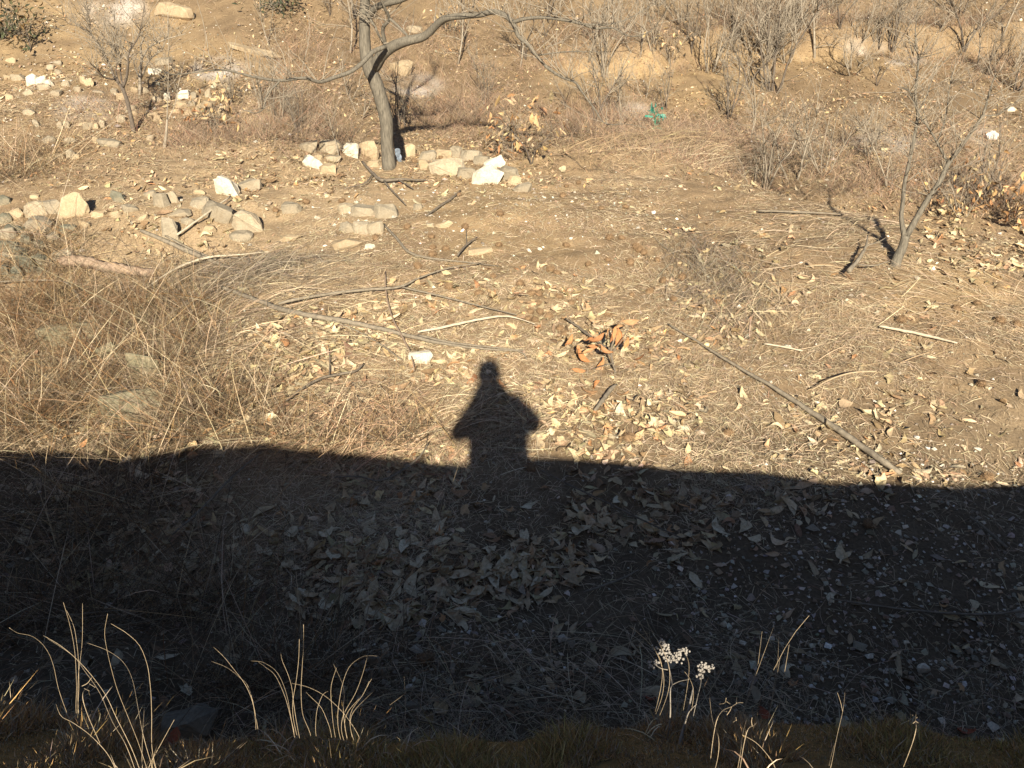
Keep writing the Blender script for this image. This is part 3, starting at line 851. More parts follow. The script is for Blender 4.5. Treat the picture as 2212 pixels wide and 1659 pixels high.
ROWG = 'stones of the row by the tree'
LEFTG = 'rubble on the far left slope'
STONES = [  # crop, x, y, w, h, kind, label, group
    (C2, 420, 1220, 120, 90, 'pale', 'pale stone at the left end of the stone row by the tree'),
    (C2, 610, 1225, 155, 125, 'pale', 'blocky greyish white stone left of the trunk, second from the row end'),
    (C2, 500, 1295, 80, 60, 'tan', 'small tan stone wedged in front of the row left of the trunk'),
    (C2, 610, 1312, 130, 55, 'pale', 'flat pale stone under the blocky greyish stone left of the trunk'),
    (C2, 762, 1245, 150, 120, 'white', 'bright white angular stone just left of the tree trunk'),
    (C2, 930, 1240, 155, 160, 'tan', 'large brownish stone touching the tree trunk on its left'),
    (C2, 965, 1360, 90, 55, 'tan', 'small tan stone at the foot of the tree trunk'),
    (C2, 455, 1345, 125, 110, 'white', 'rounded white and grey stone in front of the row on the left'),
    (C2, 580, 1400, 140, 80, 'tan', 'low tan slab in front of the rounded white stone'),
    (C2, 1262, 1262, 115, 110, 'tan', 'buff stone just right of the tree trunk'),
    (C2, 1400, 1290, 135, 120, 'grey', 'grey wedge shaped stone second to the right of the trunk'),
    (C2, 1530, 1275, 125, 105, 'tan', 'square buff stone third to the right of the trunk'),
    (C2, 1648, 1265, 115, 115, 'grey', 'rounded grey stone fourth to the right of the trunk'),
    (C2, 1778, 1285, 165, 120, 'grey', 'wide dark grey stone behind the white block on the row'),
    (C2, 1958, 1355, 185, 95, 'white', 'flat white slab lying behind the bright white block'),
    (C2, 1902, 1455, 205, 185, 'white', 'bright white cube shaped stone, brightest of the row'),
    (C2, 1580, 1390, 210, 155, 'pale', 'largest light grey boulder in front of the row right of the trunk'),
    (C2, 1735, 1430, 140, 110, 'grey', 'grey stone between the light boulder and the white cube'),
    (C2, 1380, 1370, 85, 90, 'tan', 'small greyish tan stone left of the largest light boulder'),
    (C2, 2075, 1445, 145, 110, 'grey', 'grey slanting stone just right of the white cube'),
    (C2, 2130, 1500, 110, 80, 'tan', 'buff stone at the right end of the stone row'),
    (C2, 2195, 1560, 120, 75, 'grey', 'flat grey slab beyond the right end of the row'),
    (C2, 1860, 1330, 100, 70, 'grey', 'low grey stone tucked behind the white slab'),
    (C2, 1180, 560, 185, 130, 'tan', 'large tan boulder on the slope behind the tree trunk'),
    (C2, 1300, 245, 130, 60, 'pale', 'pale half buried boulder under the right limb of the tree'),
    (C5, 600, 235, 215, 210, 'tan', 'big upright tan grey block at the left edge of the terrace'),
    (C5, 290, 265, 210, 130, 'pale', 'white topped slanting stone left of the big tan block'),
    (C5, 440, 240, 130, 140, 'grey', 'grey stone between the white topped stone and the tan block'),
    (C5, 300, 385, 210, 130, 'grey', 'flat grey slab below the white topped slanting stone'),
    (C5, 130, 290, 150, 120, 'tan', 'brownish stone at the far left of the terrace wall'),
    (C5, 280, 150, 65, 50, 'tan', 'small yellowish stone above the white topped slanting stone'),
    (C5, 980, 165, 95, 90, 'dark', 'small dark green stone between the two stone groups at left'),
    (C5, 1335, 180, 125, 150, 'grey', 'upright split grey stone in the middle of the left terrace edge'),
    (C5, 1420, 165, 90, 110, 'pale', 'pale stone leaning on the split grey stone'),
    (C5, 1660, 205, 160, 115, 'grey', 'rounded grey stone with pale flecks on the left terrace edge'),
    (C5, 1480, 285, 210, 75, 'pale', 'long flat whitish stone below the rounded grey stone'),
    (C5, 1810, 275, 225, 200, 'grey', 'large smooth grey boulder at the corner of the left terrace'),
    (C5, 2060, 375, 225, 180, 'pale', 'large grey stone with a white upper edge below the smooth boulder'),
    (C5, 1890, 75, 200, 170, 'white', 'pale boulder with a bright white left edge above the smooth boulder'),
    (C5, 2060, 55, 160, 105, 'grey', 'darker grey stone right of the white edged pale boulder'),
    (C5, 1650, 115, 90, 50, 'tan', 'small tan stone left of the white edged pale boulder'),
    (C5, 1415, 440, 130, 180, 'grey', 'greenish grey standing stone below the terrace edge at left'),
    (C5, 1990, 480, 200, 80, 'grey', 'low grey slab under the large white edged stone'),
    (C5, 60, 565, 140, 110, 'dark', 'dark stone at the left border above the green rocks'),
    (C5, 70, 645, 160, 90, 'grey', 'grey stone at the left border among dark rocks'),
    (C5, 225, 720, 130, 170, 'dark', 'dark mossy pointed rock in the shade at far left'),
    (C5, 140, 790, 90, 140, 'dark', 'narrow dark rock at the far left below the pointed one'),
    (C5, 40, 770, 110, 120, 'dark', 'black shaded rock cut by the left border'),
    (C5, 345, 775, 70, 90, 'dark', 'small dark green stone right of the pointed rock'),
    (C5, 108, 890, 65, 55, 'tan', 'small ochre stone under the dark rocks at far left'),
    (C5, 510, 640, 150, 90, 'grey', 'grey stone just above the end of the pinkish log'),
    (C5, 610, 1290, 390, 210, 'mossy', 'big low grey boulder lying among the weeds at left'),
    (C5, 900, 1450, 175, 170, 'mossy', 'pale stone right below the big boulder among the weeds'),
    (C5, 1200, 1580, 210, 260, 'mossy', 'tall grey green rock half hidden by weeds below the pale stone'),
    (C5, 620, 1530, 170, 120, 'grey', 'grey stone under the big low boulder at left'),
    (D1, 1160, 400, 520, 380, 'mossy', 'huge pale mossy boulder just above the shadow edge at left'),
    (D1, 480, 220, 200, 150, 'grey', 'grey stone hidden in weeds left of the huge mossy boulder'),
    (C6, 280, 248, 135, 100, 'grey', 'angular grey stone alone left of the flat stone cluster'),
    (C6, 750, 265, 140, 85, 'pale', 'leftmost upper stone of the flat cluster on the slope'),
    (C6, 890, 275, 200, 105, 'grey', 'upper middle grey slab of the flat cluster on the slope'),
    (C6, 1070, 285, 155, 120, 'grey', 'upper right dusty stone of the flat cluster on the slope'),
    (C6, 750, 410, 130, 110, 'grey', 'lower left stone of the flat cluster on the slope'),
    (C6, 860, 420, 130, 100, 'grey', 'lower middle stone of the flat cluster on the slope'),
    (C6, 975, 405, 145, 150, 'pale', 'lower right light stone of the flat cluster on the slope'),
    (C6, 735, 550, 230, 95, 'tan', 'long low slab just below the flat stone cluster'),
    (C6, 930, 568, 75, 50, 'white', 'small white stone right of the long low slab'),
    (C6, 1550, 385, 125, 60, 'tan', 'single flat tan stone on bare ground right of the cluster'),
    (C6, 1840, 600, 175, 75, 'tan', 'flat tan stone crossed by a short dark twig'),
    (C6, 1345, 1480, 180, 130, 'white', 'square white stone beside the head of the shadow'),
    (C6, 270, 500, 130, 60, 'tan', 'low tan stone among leaves left of the flat cluster'),
    (C6, 1330, 240, 65, 55, 'grey', 'little grey stone near the curved dark twig'),
    (C6, 1430, 392, 75, 40, 'pale', 'little pale chip left of the single flat tan stone'),
    (C1, 270, 668, 95, 90, 'white', 'brightest white stone at the far left of the rubble'),
    (C1, 348, 668, 75, 70, 'white', 'white stone next to the brightest one in the far left rubble'),
    (C1, 405, 690, 60, 60, 'white', 'third white stone of the short row in the far left rubble'),
    (C1, 910, 1180, 135, 85, 'grey', 'rounded greenish grey stone left of the small tree foot'),
    (C1, 400, 1160, 115, 60, 'grey', 'low grey stone at far left below the pebble line'),
    (C1, 1240, 1150, 80, 50, 'pale', 'small pale stone right of the small tree foot'),
    (C1, 590, 1285, 80, 75, 'pale', 'pale stone, middle of three in the left foreground of the terrace'),
    (C1, 632, 1300, 55, 50, 'tan', 'tan stone, rightmost of three on the left terrace'),
    (C1, 500, 1295, 75, 50, 'tan', 'tan stone, leftmost of three on the left terrace'),
    (C1, 1520, 790, 105, 80, 'white', 'white stone atop the rubble bank right of the small tree'),
    (C1, 1612, 790, 60, 90, 'grey', 'narrow grey stone beside the white one on the rubble bank'),
    (C1, 1725, 780, 50, 70, 'pale', 'small upright pale stone at the right of the rubble bank'),
    (C1, 1500, 862, 95, 70, 'tan', 'tan stone below the white one on the rubble bank'),
    (C1, 1662, 890, 95, 90, 'tan', 'brown stone in the lower part of the rubble bank'),
    (C1, 1840, 930, 60, 90, 'tan', 'upright orange tan stone below the rubble bank'),
    (C1, 1380, 800, 65, 80, 'white', 'white stone at the left end of the rubble bank'),
    (C1, 1355, 500, 120, 95, 'pale', 'upper stone of the leaning pair on the bare slope'),
    (C1, 1285, 590, 105, 65, 'white', 'lower yellowish white stone of the leaning pair on the bare slope'),
    (C4, 2105, 905, 60, 40, 'white', 'small white stone by the right border among the shrubs'),
    (E4, 1375, 830, 95, 75, 'white', 'white stone lying alone in the dark shade at right'),
    (E4, 1415, 905, 60, 55, 'grey', 'grey stone just below the lone white one in the shade'),
    (E2, 1065, 690, 60, 110, 'white', 'whitish stone fragment in the dark rubble near the bottom middle'),
    (E2, 1240, 860, 70, 90, 'pale', 'pale jagged fragment right of the rubble in the shade'),
    (E2, 1290, 1150, 120, 90, 'grey', 'dull grey lump in the shade above the moss'),
    (E2, 970, 770, 90, 80, 'grey', 'dark grey stone below the whitish fragment in the shade'),
    (E2, 1030, 870, 70, 100, 'grey', 'lower dark grey stone of the shaded rubble'),
    (E1, 1560, 1290, 420, 240, 'grey', 'blue grey boulder in deep shade behind the grass clump'),
]
for c, x_, y_ in [(C1, 415, 560), (C1, 490, 600), (C1, 690, 670), (C1, 500, 1050), (C1, 552, 1035), (C1, 680, 1030), (C1, 740, 1050), (C1, 790, 1045), (C1, 850, 1035), (C1, 950, 760),
                  (C1, 1010, 800), (C1, 1120, 740), (C1, 1200, 750), (C1, 1280, 790), (C1, 1310, 820), (C1, 1000, 985), (C1, 80, 800), (C1, 60, 640), (C1, 150, 640), (C1, 820, 760), (C1, 740, 690),
                  (C1, 360, 720), (C1, 1080, 900), (C1, 1110, 940), (C1, 240, 770), (C1, 460, 770), (C1, 300, 1020), (C1, 240, 925), (C1, 590, 1165), (C1, 790, 1165), (C1, 1560, 940), (C1, 1250, 950), (C1, 1300, 980),
                  (C1, 1590, 860), (C1, 1450, 920), (C1, 1740, 860), (C1, 1780, 690), (C1, 1860, 710), (C1, 640, 740), (C1, 550, 690), (C1, 480, 520), (C1, 90, 500)]:
    STONES.append((c, x_, y_, random.uniform(45, 105), random.uniform(35, 70), random.choice(['pale', 'tan', 'pale', 'tan', 'grey']), 'small pale stone in the rubble strewn on the far left slope', LEFTG))
for x_, y_, w_, h_, kd in [(40, 180, 110, 90, 'dark'), (20, 330, 130, 110, 'dark'), (110, 430, 140, 90, 'dark'), (220, 510, 120, 90, 'dark'), (330, 560, 100, 80, 'dark'), (430, 480, 110, 80, 'grey'), (560, 420, 120, 80, 'dark'), (170, 620, 110, 90, 'dark'), (300, 680, 120, 90, 'dark'),
                          (400, 700, 90, 70, 'grey'), (60, 470, 120, 90, 'grey'), (700, 380, 90, 60, 'tan'), (820, 300, 110, 70, 'tan'), (960, 300, 90, 60, 'tan'), (1080, 250, 120, 80, 'grey'), (1180, 330, 90, 60, 'tan'), (1560, 360, 90, 60, 'grey'), (1240, 130, 100, 70, 'grey'), (1730, 430, 100, 60, 'tan')]:
    STONES.append((C5, x_, y_, w_, h_, kd, 'rough weathered stone in the tumbled wall at the left edge', 'tumbled wall stones at left'))
for k, st in enumerate(STONES):
    c, x_, y_, w_, h_, kind, label = st[:7]
    u, v = c(x_, y_ + h_ * 0.38)
    p = at_low(u, v)
    w = px2m(w_, p); hh = px2m(h_, p)
    dist = np.linalg.norm(p - CAM)
    sin_a = (CAM[2] - p[2]) / dist
    # picture height = h cos a + d sin a ; choose a depth near 0.75 w
    dpt = 0.62 * w
    ht = max((hh - dpt * sin_a * 0.6) / math.sqrt(1 - sin_a ** 2), 0.5 * hh)
    me = rock_mesh(w * 1.28, dpt * 1.1, ht * 1.6, 100 + k, random.uniform(0.3, 0.9))
    o = obj('stone', me, ROCK[kind])
    o.location = (p[0], p[1] + dpt * 0.25, p[2] + ht * 0.17)
    o.rotation_euler = (random.uniform(-.12, .12), random.uniform(-.15, .15), random.uniform(-.35, .35))
    tag(o, label, 'stone', st[7] if len(st) > 7 else 'stones on the slope')

# three long cut blocks lying on the bare hillside
def block(name, label, ends, w_, h_, seed, kind='tan'):
    a, b_ = [at_low(*e) for e in ends]
    L_ = np.linalg.norm((b_ - a)[:2]) ; mid = (a + b_) / 2
    w = px2m(w_, mid); h = px2m(h_, mid)
    me = rock_mesh(L_, w, h, seed, 1.0)
    o = obj(name, me, ROCK[kind])
    o.location = (mid[0], mid[1], mid[2] + h * 0.34)
    o.rotation_euler = (0.05, -math.atan2(b_[2] - a[2], L_), math.atan2(b_[1] - a[1], b_[0] - a[0]))
    tag(o, label, 'stone block', 'cut blocks on the hillside')
block('stone_block', 'large long tan stone block lying near the top left corner', [C1(1270, 110), C1(1640, 165)], 110, 125, 301, 'tan')
block('stone_block', 'long flat pale slab on the bare slope left of the tree', [C1(1920, 400), C2(180, 505)], 95, 70, 302, 'tan')

# ------------------------------------------------------------------ trees and shrubs
def traced(lines, y0, seed, sides=7):
    """lines: list of (crop pts [(c,x,y,w)], depth offsets start->end) -> smoothed 3-D lines"""
    out = []
    for pts, d0, d1 in lines:
        n = len(pts)
        dd = np.linspace(d0, d1, n)
        P3, R3 = [], []
        for (c, x_, y_, w_), o_ in zip(pts, dd):
            p = on_ray(*c(x_, y_), y0 + o_)
            P3.append(p); R3.append(px2m(w_, p) / 2)
        out.append(smooth_line(P3, R3, max(6, n * 4)))
    return out

def twigs_on(lines, n, seed, ln=(0.2, 0.7), up=0.5, rmax=0.006, sub=2):
    rng = np.random.default_rng(seed)
    out = []
    wt = np.array([np.linalg.norm(np.diff(P_, axis=0), axis=1).sum() for P_, R_ in lines])
    for _ in range(n):
        P_, R_ = lines[rng.choice(len(lines), p=wt / wt.sum())]
        k = rng.integers(max(1, len(P_) // 4), len(P_))
        p = P_[k]
        d = rng.normal(0, 1, 3); d[2] = abs(d[2]) * 0.6 + up
        d /= np.linalg.norm(d)
        L_ = rng.uniform(*ln)
        r = min(R_[k] * 0.6, rmax)
        pts = [p]
        for s_ in range(4):
            d = d + rng.normal(0, 0.16, 3) + np.array([0, 0, 0.06]); d /= np.linalg.norm(d)
            pts.append(pts[-1] + d * L_ / 4)
        pts = np.array(pts)
        out.append((pts, np.linspace(r, r * 0.35, 5)))
        for _s in range(rng.integers(0, sub + 1)):
            q = pts[rng.integers(1, 4)]
            e = d + rng.normal(0, 0.6, 3); e /= np.linalg.norm(e)
            l2 = L_ * rng.uniform(0.25, 0.6)
            out.append((np.array([q, q + e * l2 * 0.5, q + (e + rng.normal(0, .15, 3)) * l2]), np.linspace(r * 0.6, r * 0.25, 3)))
    return out

def tree_from(name, label, category, base, trunk, limbs, twigs, group=None, mat=M_BARK, tmat=M_TWIG, tsides=10):
    root = empty(name, base)
    off = np.array(base)
    def part(nm, lines, sides, m, knob=0.0):
        V_, A_, B_ = tubes([(P_ - off, R_) for P_, R_ in lines], sides, knob, 3)
        obj(nm, mesh_np(nm, V_, A_, B_, None, True), m, root)
    part('trunk', trunk, tsides, mat, 0.05)
    for l in limbs:
        part('limb', [l], 7, mat, 0.04)
    if twigs:
        part('crown', twigs, 4, tmat)
    tag(root, label, category, group)
    return root

# the chestnut tree by the stone row
tb = at_low(*C2(1090, 1385))
TY = tb[1]
trunk_px = [(C2, 1092, 1410, 128), (C2, 1085, 1330, 112), (C2, 1072, 1200, 104), (C2, 1066, 1000, 112), (C2, 1030, 850, 108), (C2, 985, 700, 112), (C2, 930, 570, 116), (C2, 895, 430, 98), (C2, 886, 250, 92),
            (C2, 886, 100, 86), (C2, 890, 0, 80), (C2, 900, -300, 66), (C2, 880, -650, 48), (C2, 905, -950, 26)]
limb_px = [
    ([(C2, 965, 560, 92), (C2, 1020, 470, 88), (C2, 1100, 400, 82), (C2, 1200, 350, 72), (C2, 1400, 290, 60), (C2, 1480, 210, 55), (C2, 1550, 155, 50), (C2, 1700, 132, 46), (C2, 1850, 120, 43), (C2, 1960, 97, 40),
      (C2, 2050, 130, 38), (C2, 2120, 195, 34), (C3, 60, 300, 29), (C3, 140, 370, 26), (C3, 210, 460, 24), (C3, 300, 560, 22), (C3, 420, 640, 19), (C3, 540, 690, 17), (C3, 600, 780, 14), (C3, 690, 900, 11), (C3, 780, 1025, 8), (C3, 950, 1028, 5), (C3, 1120, 1060, 3)], 0, -2.2),
    ([(C2, 2110, 185, 32), (C3, 120, 155, 26), (C3, 260, 145, 24), (C3, 420, 162, 22), (C3, 580, 197, 20), (C3, 700, 235, 17), (C3, 840, 230, 13), (C3, 980, 300, 9), (C3, 1150, 262, 8), (C3, 1260, 130, 6), (C3, 1300, 60, 4)], -1.1, -2.0),
    ([(C3, 600, 200, 14), (C3, 800, 205, 11), (C3, 950, 165, 9), (C3, 1100, 85, 7), (C3, 1200, 30, 4)], -1.5, -1.3),
    ([(C3, 225, 458, 12), (C3, 450, 430, 9), (C3, 640, 430, 6), (C3, 830, 432, 4)], -1.35, -1.7),
    ([(C2, 1060, 385, 34), (C2, 950, 435, 35), (C2, 870, 520, 34), (C2, 780, 590, 30), (C2, 640, 640, 28), (C2, 510, 680, 26), (C2, 400, 648, 24), (C2, 180, 668, 22), (C2, 0, 645, 18), (C1, 1850, 580, 14), (C1, 1700, 590, 10), (C1, 1400, 612, 6), (C1, 1250, 560, 4)], -0.35, -1.9),
    ([(C2, 185, 668, 15), (C2, 60, 825, 12), (C2, 58, 885, 10), (C2, 0, 935, 8), (C1, 2000, 905, 5)], -1.35, -1.6),
    ([(C2, 1055, 375, 32), (C2, 1040, 230, 28), (C2, 1090, 160, 24), (C2, 1060, 80, 19), (C2, 1010, -40, 15), (C2, 1000, -200, 9)], 0.02, -0.5),
    ([(C2, 1090, 150, 22), (C2, 1180, 232, 20), (C2, 1240, 300, 16), (C2, 1245, 340, 10)], -0.2, -0.35),
    ([(C2, 900, 100, 24), (C2, 960, 200, 17), (C2, 1040, 360, 14)], -0.12, -0.25),
    ([(C2, 920, 140, 48), (C2, 970, 70, 50), (C2, 1060, 30, 47), (C2, 1160, 8, 43), (C2, 1330, -70, 36), (C2, 1500, -230, 26), (C2, 1560, -420, 12)], 0, -0.7),
    ([(C2, 890, -200, 50), (C2, 760, -330, 42), (C2, 560, -420, 34), (C2, 400, -600, 20), (C2, 330, -800, 8)], 0, 0.8),
    ([(C2, 890, -500, 40), (C2, 1050, -650, 32), (C2, 1180, -850, 22), (C2, 1200, -1100, 8)], 0, 0.5),
]
tl = traced([(trunk_px, 0, 0)], TY, 1)
ll = [(P_, R_ * 1.15) for P_, R_ in traced(limb_px, TY, 2)]
tree_from('chestnut_tree', 'leaning bare chestnut tree with long crooked limbs rising from the stone row', 'tree', tuple(tb), tl, ll, twigs_on(ll, 260, 5, (0.15, 0.8), 0.4, 0.006, 2))

# two-stemmed sapling on the mound at the right
rb = at_low(*C8(1140, 735))
RY = rb[1]
tl = traced([([(C8, 1135, 750, 95), (C8, 1165, 660, 82), (C8, 1200, 590, 74), (C8, 1232, 480, 66)], 0, 0.05)], RY, 1)
ll = traced([
    ([(C8, 1222, 490, 50), (C8, 1210, 430, 44), (C8, 1195, 330, 38), (C8, 1208, 200, 35), (C8, 1222, 50, 32), (C4, 1260, 1350, 30), (C4, 1300, 1150, 28), (C4, 1330, 960, 24), (C4, 1312, 780, 22), (C4, 1330, 600, 18), (C4, 1335, 480, 15), (C4, 1312, 350, 10), (C4, 1320, 150, 6)], 0.05, 0.4),
    ([(C8, 1240, 480, 56), (C8, 1330, 320, 50), (C8, 1400, 200, 46), (C8, 1530, 0, 42), (C4, 1572, 1380, 40), (C4, 1680, 1230, 34), (C4, 1790, 1080, 28), (C4, 1870, 955, 22), (C4, 1930, 750, 14), (C4, 1980, 600, 7)], 0.05, 0.3),
    ([(C4, 1870, 960, 14), (C4, 2000, 948, 11), (C4, 2100, 880, 9), (C4, 2212, 800, 6)], 0.3, 0.4),
    ([(C4, 1585, 1360, 22), (C4, 1500, 1200, 18), (C4, 1420, 1060, 15), (C4, 1360, 980, 9), (C4, 1300, 860, 5)], 0.2, 0.1),
    ([(C4, 1490, 1190, 14), (C4, 1555, 1000, 12), (C4, 1600, 700, 9), (C4, 1620, 600, 5)], 0.18, 0.5),
    ([(C4, 1335, 930, 12), (C4, 1400, 800, 9), (C4, 1480, 600, 7), (C4, 1630, 430, 4)], 0.25, 0.6),
    ([(C4, 1320, 900, 12), (C4, 1250, 750, 10), (C4, 1180, 725, 5)], 0.25, 0.1),
    ([(C4, 1340, 485, 10), (C4, 1450, 455, 7), (C4, 1540, 430, 4)], 0.3, 0.2),
], RY, 2)
tree_from('sapling', 'bare two-stemmed grey sapling on the mound at right, its shadow running up left', 'tree', tuple(rb), tl, ll, twigs_on(ll, 240, 6, (0.12, 0.6), 0.5, 0.004, 2), 'bare saplings', M_BARK)

# small tree on the left terrace
lb = at_low(*C1(1110, 1095))
tl = traced([([(C1, 1112, 1105, 40), (C1, 1082, 950, 34), (C1, 1042, 800, 32), (C1, 1012, 720, 30)], 0, 0)], lb[1], 1)
ll = traced([
    ([(C1, 1015, 730, 26), (C1, 950, 640, 22), (C1, 920, 560, 18), (C1, 860, 440, 16), (C1, 820, 370, 14), (C1, 760, 290, 10), (C1, 740, 150, 7), (C1, 700, 40, 4)], 0, 0.4),
    ([(C1, 955, 660, 14), (C1, 870, 642, 12), (C1, 800, 570, 9), (C1, 740, 520, 5)], 0, -0.5),
    ([(C1, 1020, 725, 26), (C1, 1048, 650, 22), (C1, 1060, 560, 20), (C1, 1070, 440, 16), (C1, 1150, 300, 12), (C1, 1172, 200, 6), (C1, 1200, 60, 4)], 0, -0.3),
    ([(C1, 1015, 700, 16), (C1, 1000, 600, 14), (C1, 1000, 480, 10), (C1, 960, 330, 7), (C1, 950, 100, 4)], 0, 0.7),
    ([(C1, 985, 690, 15), (C1, 962, 600, 11), (C1, 975, 450, 8), (C1, 880, 330, 6), (C1, 800, 200, 4)], 0, 0.2),
    ([(C1, 820, 372, 9), (C1, 690, 230, 7), (C1, 560, 190, 5), (C1, 510, 60, 3)], 0.3, 0.0),
    ([(C1, 1068, 450, 9), (C1, 1000, 390, 7), (C1, 890, 370, 5)], -0.2, 0.1)], lb[1], 2)
tree_from('small_tree', 'small bare tree with dark forked trunk on the left terrace', 'tree', tuple(lb), tl, ll, twigs_on(ll, 240, 7, (0.2, 0.9), 0.6, 0.005, 2), 'bare saplings', M_TWIG_DARK, M_TWIG)
lb = at_low(*C1(1160, 785))
tl = traced([([(C1, 1160, 795, 28), (C1, 1165, 600, 24), (C1, 1176, 480, 22)], 0, 0)], lb[1], 1)
ll = traced([([(C1, 1176, 490, 18), (C1, 1170, 370, 16), (C1, 1190, 320, 10), (C1, 1150, 280, 6)], 0, 0.2), ([(C1, 1178, 490, 16), (C1, 1230, 400, 14), (C1, 1340, 340, 12), (C1, 1540, 280, 6)], 0, -0.3),
             ([(C1, 1172, 650, 16), (C1, 1240, 500, 13), (C1, 1350, 410, 8)], 0, -0.2), ([(C1, 1170, 680, 12), (C1, 1120, 560, 10), (C1, 1100, 470, 6)], 0, 0.3)], lb[1], 3)
tree_from('small_tree', 'slender grey tree standing just right of the dark forked one', 'tree', tuple(lb), tl, ll, twigs_on(ll, 70, 8, (0.2, 0.7), 0.6, 0.005, 2), 'bare saplings', M_TWIG)
lb = at_low(*C1(1365, 1225))
tl = traced([([(C1, 1362, 1235, 28), (C1, 1380, 1100, 22), (C1, 1386, 990, 16)], 0, 0)], lb[1], 1)
ll = traced([([(C1, 1386, 1000, 11), (C1, 1440, 900, 8), (C1, 1480, 700, 6), (C1, 1530, 500, 4)], 0, 0.2), ([(C1, 1386, 1000, 12), (C1, 1395, 700, 8), (C1, 1400, 400, 6), (C1, 1390, 100, 4)], 0, -0.3)], lb[1], 3)
tree_from('small_tree', 'thin whip-like sapling in the dry grass left of the chestnut', 'tree', tuple(lb), tl, ll, twigs_on(ll, 40, 9, (0.15, 0.5), 0.6, 0.004, 1), 'bare saplings', M_TWIG)

# procedural bare shrubs
def shrub_lines(seed, h=1.0, stems=4, spread=0.45, side=5):
    rng = np.random.default_rng(seed)
    trunk, crown = [], []
    for s_ in range(stems):
        a = rng.uniform(0, 2 * PI); sp = spread * rng.uniform(0.3, 1.2)
        d = np.array([math.cos(a) * sp, math.sin(a) * sp, 1.0]); d /= np.linalg.norm(d)
        L_ = h * rng.uniform(0.6, 1.0)
        pts = [np.array([math.cos(a), math.sin(a), 0]) * 0.03 * h - np.array([0, 0, 0.05])]
        for q in range(6):
            d = d + rng.normal(0, 0.13, 3) + np.array([0, 0, 0.04]); d /= np.linalg.norm(d)
            pts.append(pts[-1] + d * L_ / 6)
        pts = np.array(pts); r0 = 0.011 * h * rng.uniform(0.7, 1.4)
        trunk.append((pts, np.linspace(r0, r0 * 0.25, 7)))
        for b_ in range(side):
            k = rng.integers(1, 6); p = pts[k]
            e = d * 0.7 + rng.normal(0, 0.55, 3); e[2] = abs(e[2]) + 0.15; e /= np.linalg.norm(e)
            l2 = L_ * rng.uniform(0.2, 0.5); r = r0 * 0.38
            bp = [p]
            for q in range(4):
                e = e + rng.normal(0, 0.16, 3) + np.array([0, 0, 0.07]); e /= np.linalg.norm(e)
                bp.append(bp[-1] + e * l2 / 4)
            bp = np.array(bp)
            crown.append((bp, np.linspace(r, r * 0.35, 5)))
            for t_ in range(5):
                q = bp[rng.integers(1, 5)]
                g = e + rng.normal(0, 0.5, 3); g[2] += 0.2; g /= np.linalg.norm(g)
                l3 = l2 * rng.uniform(0.3, 0.9)
                crown.append((np.array([q, q + g * l3 * 0.5, q + (g + rng.normal(0, .15, 3)) * l3]), np.array([r * .5, r * .4, r * .2])))
    return trunk, crown

PROTO = []
for k in range(9):
    tr, cr = shrub_lines(900 + k, 1.0, [4, 3, 5, 2, 6, 3, 4, 5, 1][k], [0.45, 0.3, 0.6, 0.35, 0.5, 0.7, 0.35, 0.25, 0.1][k], 8 if k != 8 else 12)
    a_ = tubes(tr, 5, 0.06, k); b_ = tubes(cr, 3, 0, k)
    m1 = mesh_np('trunk', a_[0], a_[1], a_[2], None, True); m1.materials.append(M_TWIG_DARK if k % 3 == 0 else M_TWIG)
    m2 = mesh_np('crown', b_[0], b_[1], b_[2], None, True); m2.materials.append(M_TWIG)
    tips = np.array([P_[-1] for P_, R_ in cr] + [P_[len(P_) // 2] for P_, R_ in cr])
    PROTO.append((m1, m2, tips))

small_leaf_src = [leaf_template(lrng, 4, False, 0.2) for _ in range(5)]
def leaf_cluster(name, centers, n, size, colors, mat, parent, seed, jit=0.17):
    rng = np.random.default_rng(seed)
    parts_ = []
    idx = rng.integers(0, len(centers), n)
    Pp = centers[idx] + rng.normal(0, jit, (n, 3))
    Ls = size * rng.uniform(0.6, 1.3, n)
    R_ = rotm(rng.uniform(0, 2 * PI, n), rng.normal(0.4, 0.8, n), rng.normal(0, 0.8, n))
    tt = rng.integers(0, 5, n)
    for t in range(5):
        k = np.where(tt == t)[0]
        if not len(k): continue
        Vt, F4t, F3t = small_leaf_src[t]
        VV = np.einsum('nij,vj->nvi', R_[k], Vt) * Ls[k][:, None, None] + Pp[k][:, None, :]
        b0 = np.arange(len(k))[:, None, None] * len(Vt)
        parts_.append((VV.reshape(-1, 3), (b0 + F3t[None]).reshape(-1, 3), (b0 + F4t[None]).reshape(-1, 4), np.repeat(pal(len(k), colors, rng=rng), len(Vt), 0)))
    o = obj(name, mesh_np(name, *merge(parts_), smooth=True), mat, parent)
    o['kind'] = 'stuff'
    return o
ORANGE = [(0.36, 0.205, 0.10), (0.44, 0.29, 0.145), (0.31, 0.165, 0.075), (0.46, 0.35, 0.20), (0.38, 0.28, 0.165)]

def shrub(c, x_, y_, hpx, proto, label, group=None, leaves_=0, lcol=ORANGE, lsize=0.10, name='bare_shrub', category='shrub', low_leaves=False):
    p = at_low(*c(x_, y_))
    h = px2m(hpx, p) * 1.2
    root = empty(name, tuple(p), random.uniform(0, 2 * PI))
    m1, m2, tips = PROTO[proto]
    for nm, me in (('trunk', m1), ('crown', m2)):
        o = bpy.data.objects.new(nm, me); COL.objects.link(o); o.parent = root; o.scale = (h, h, h)
    if leaves_:
        tt = tips * h
        if low_leaves: tt = tt * np.array([1, 1, 0.5])
        leaf_cluster('foliage', tt, leaves_, lsize, lcol, M_STUFF_LEAF, root, int(x_ + y_))
    tag(root, label, category, group)
    return root

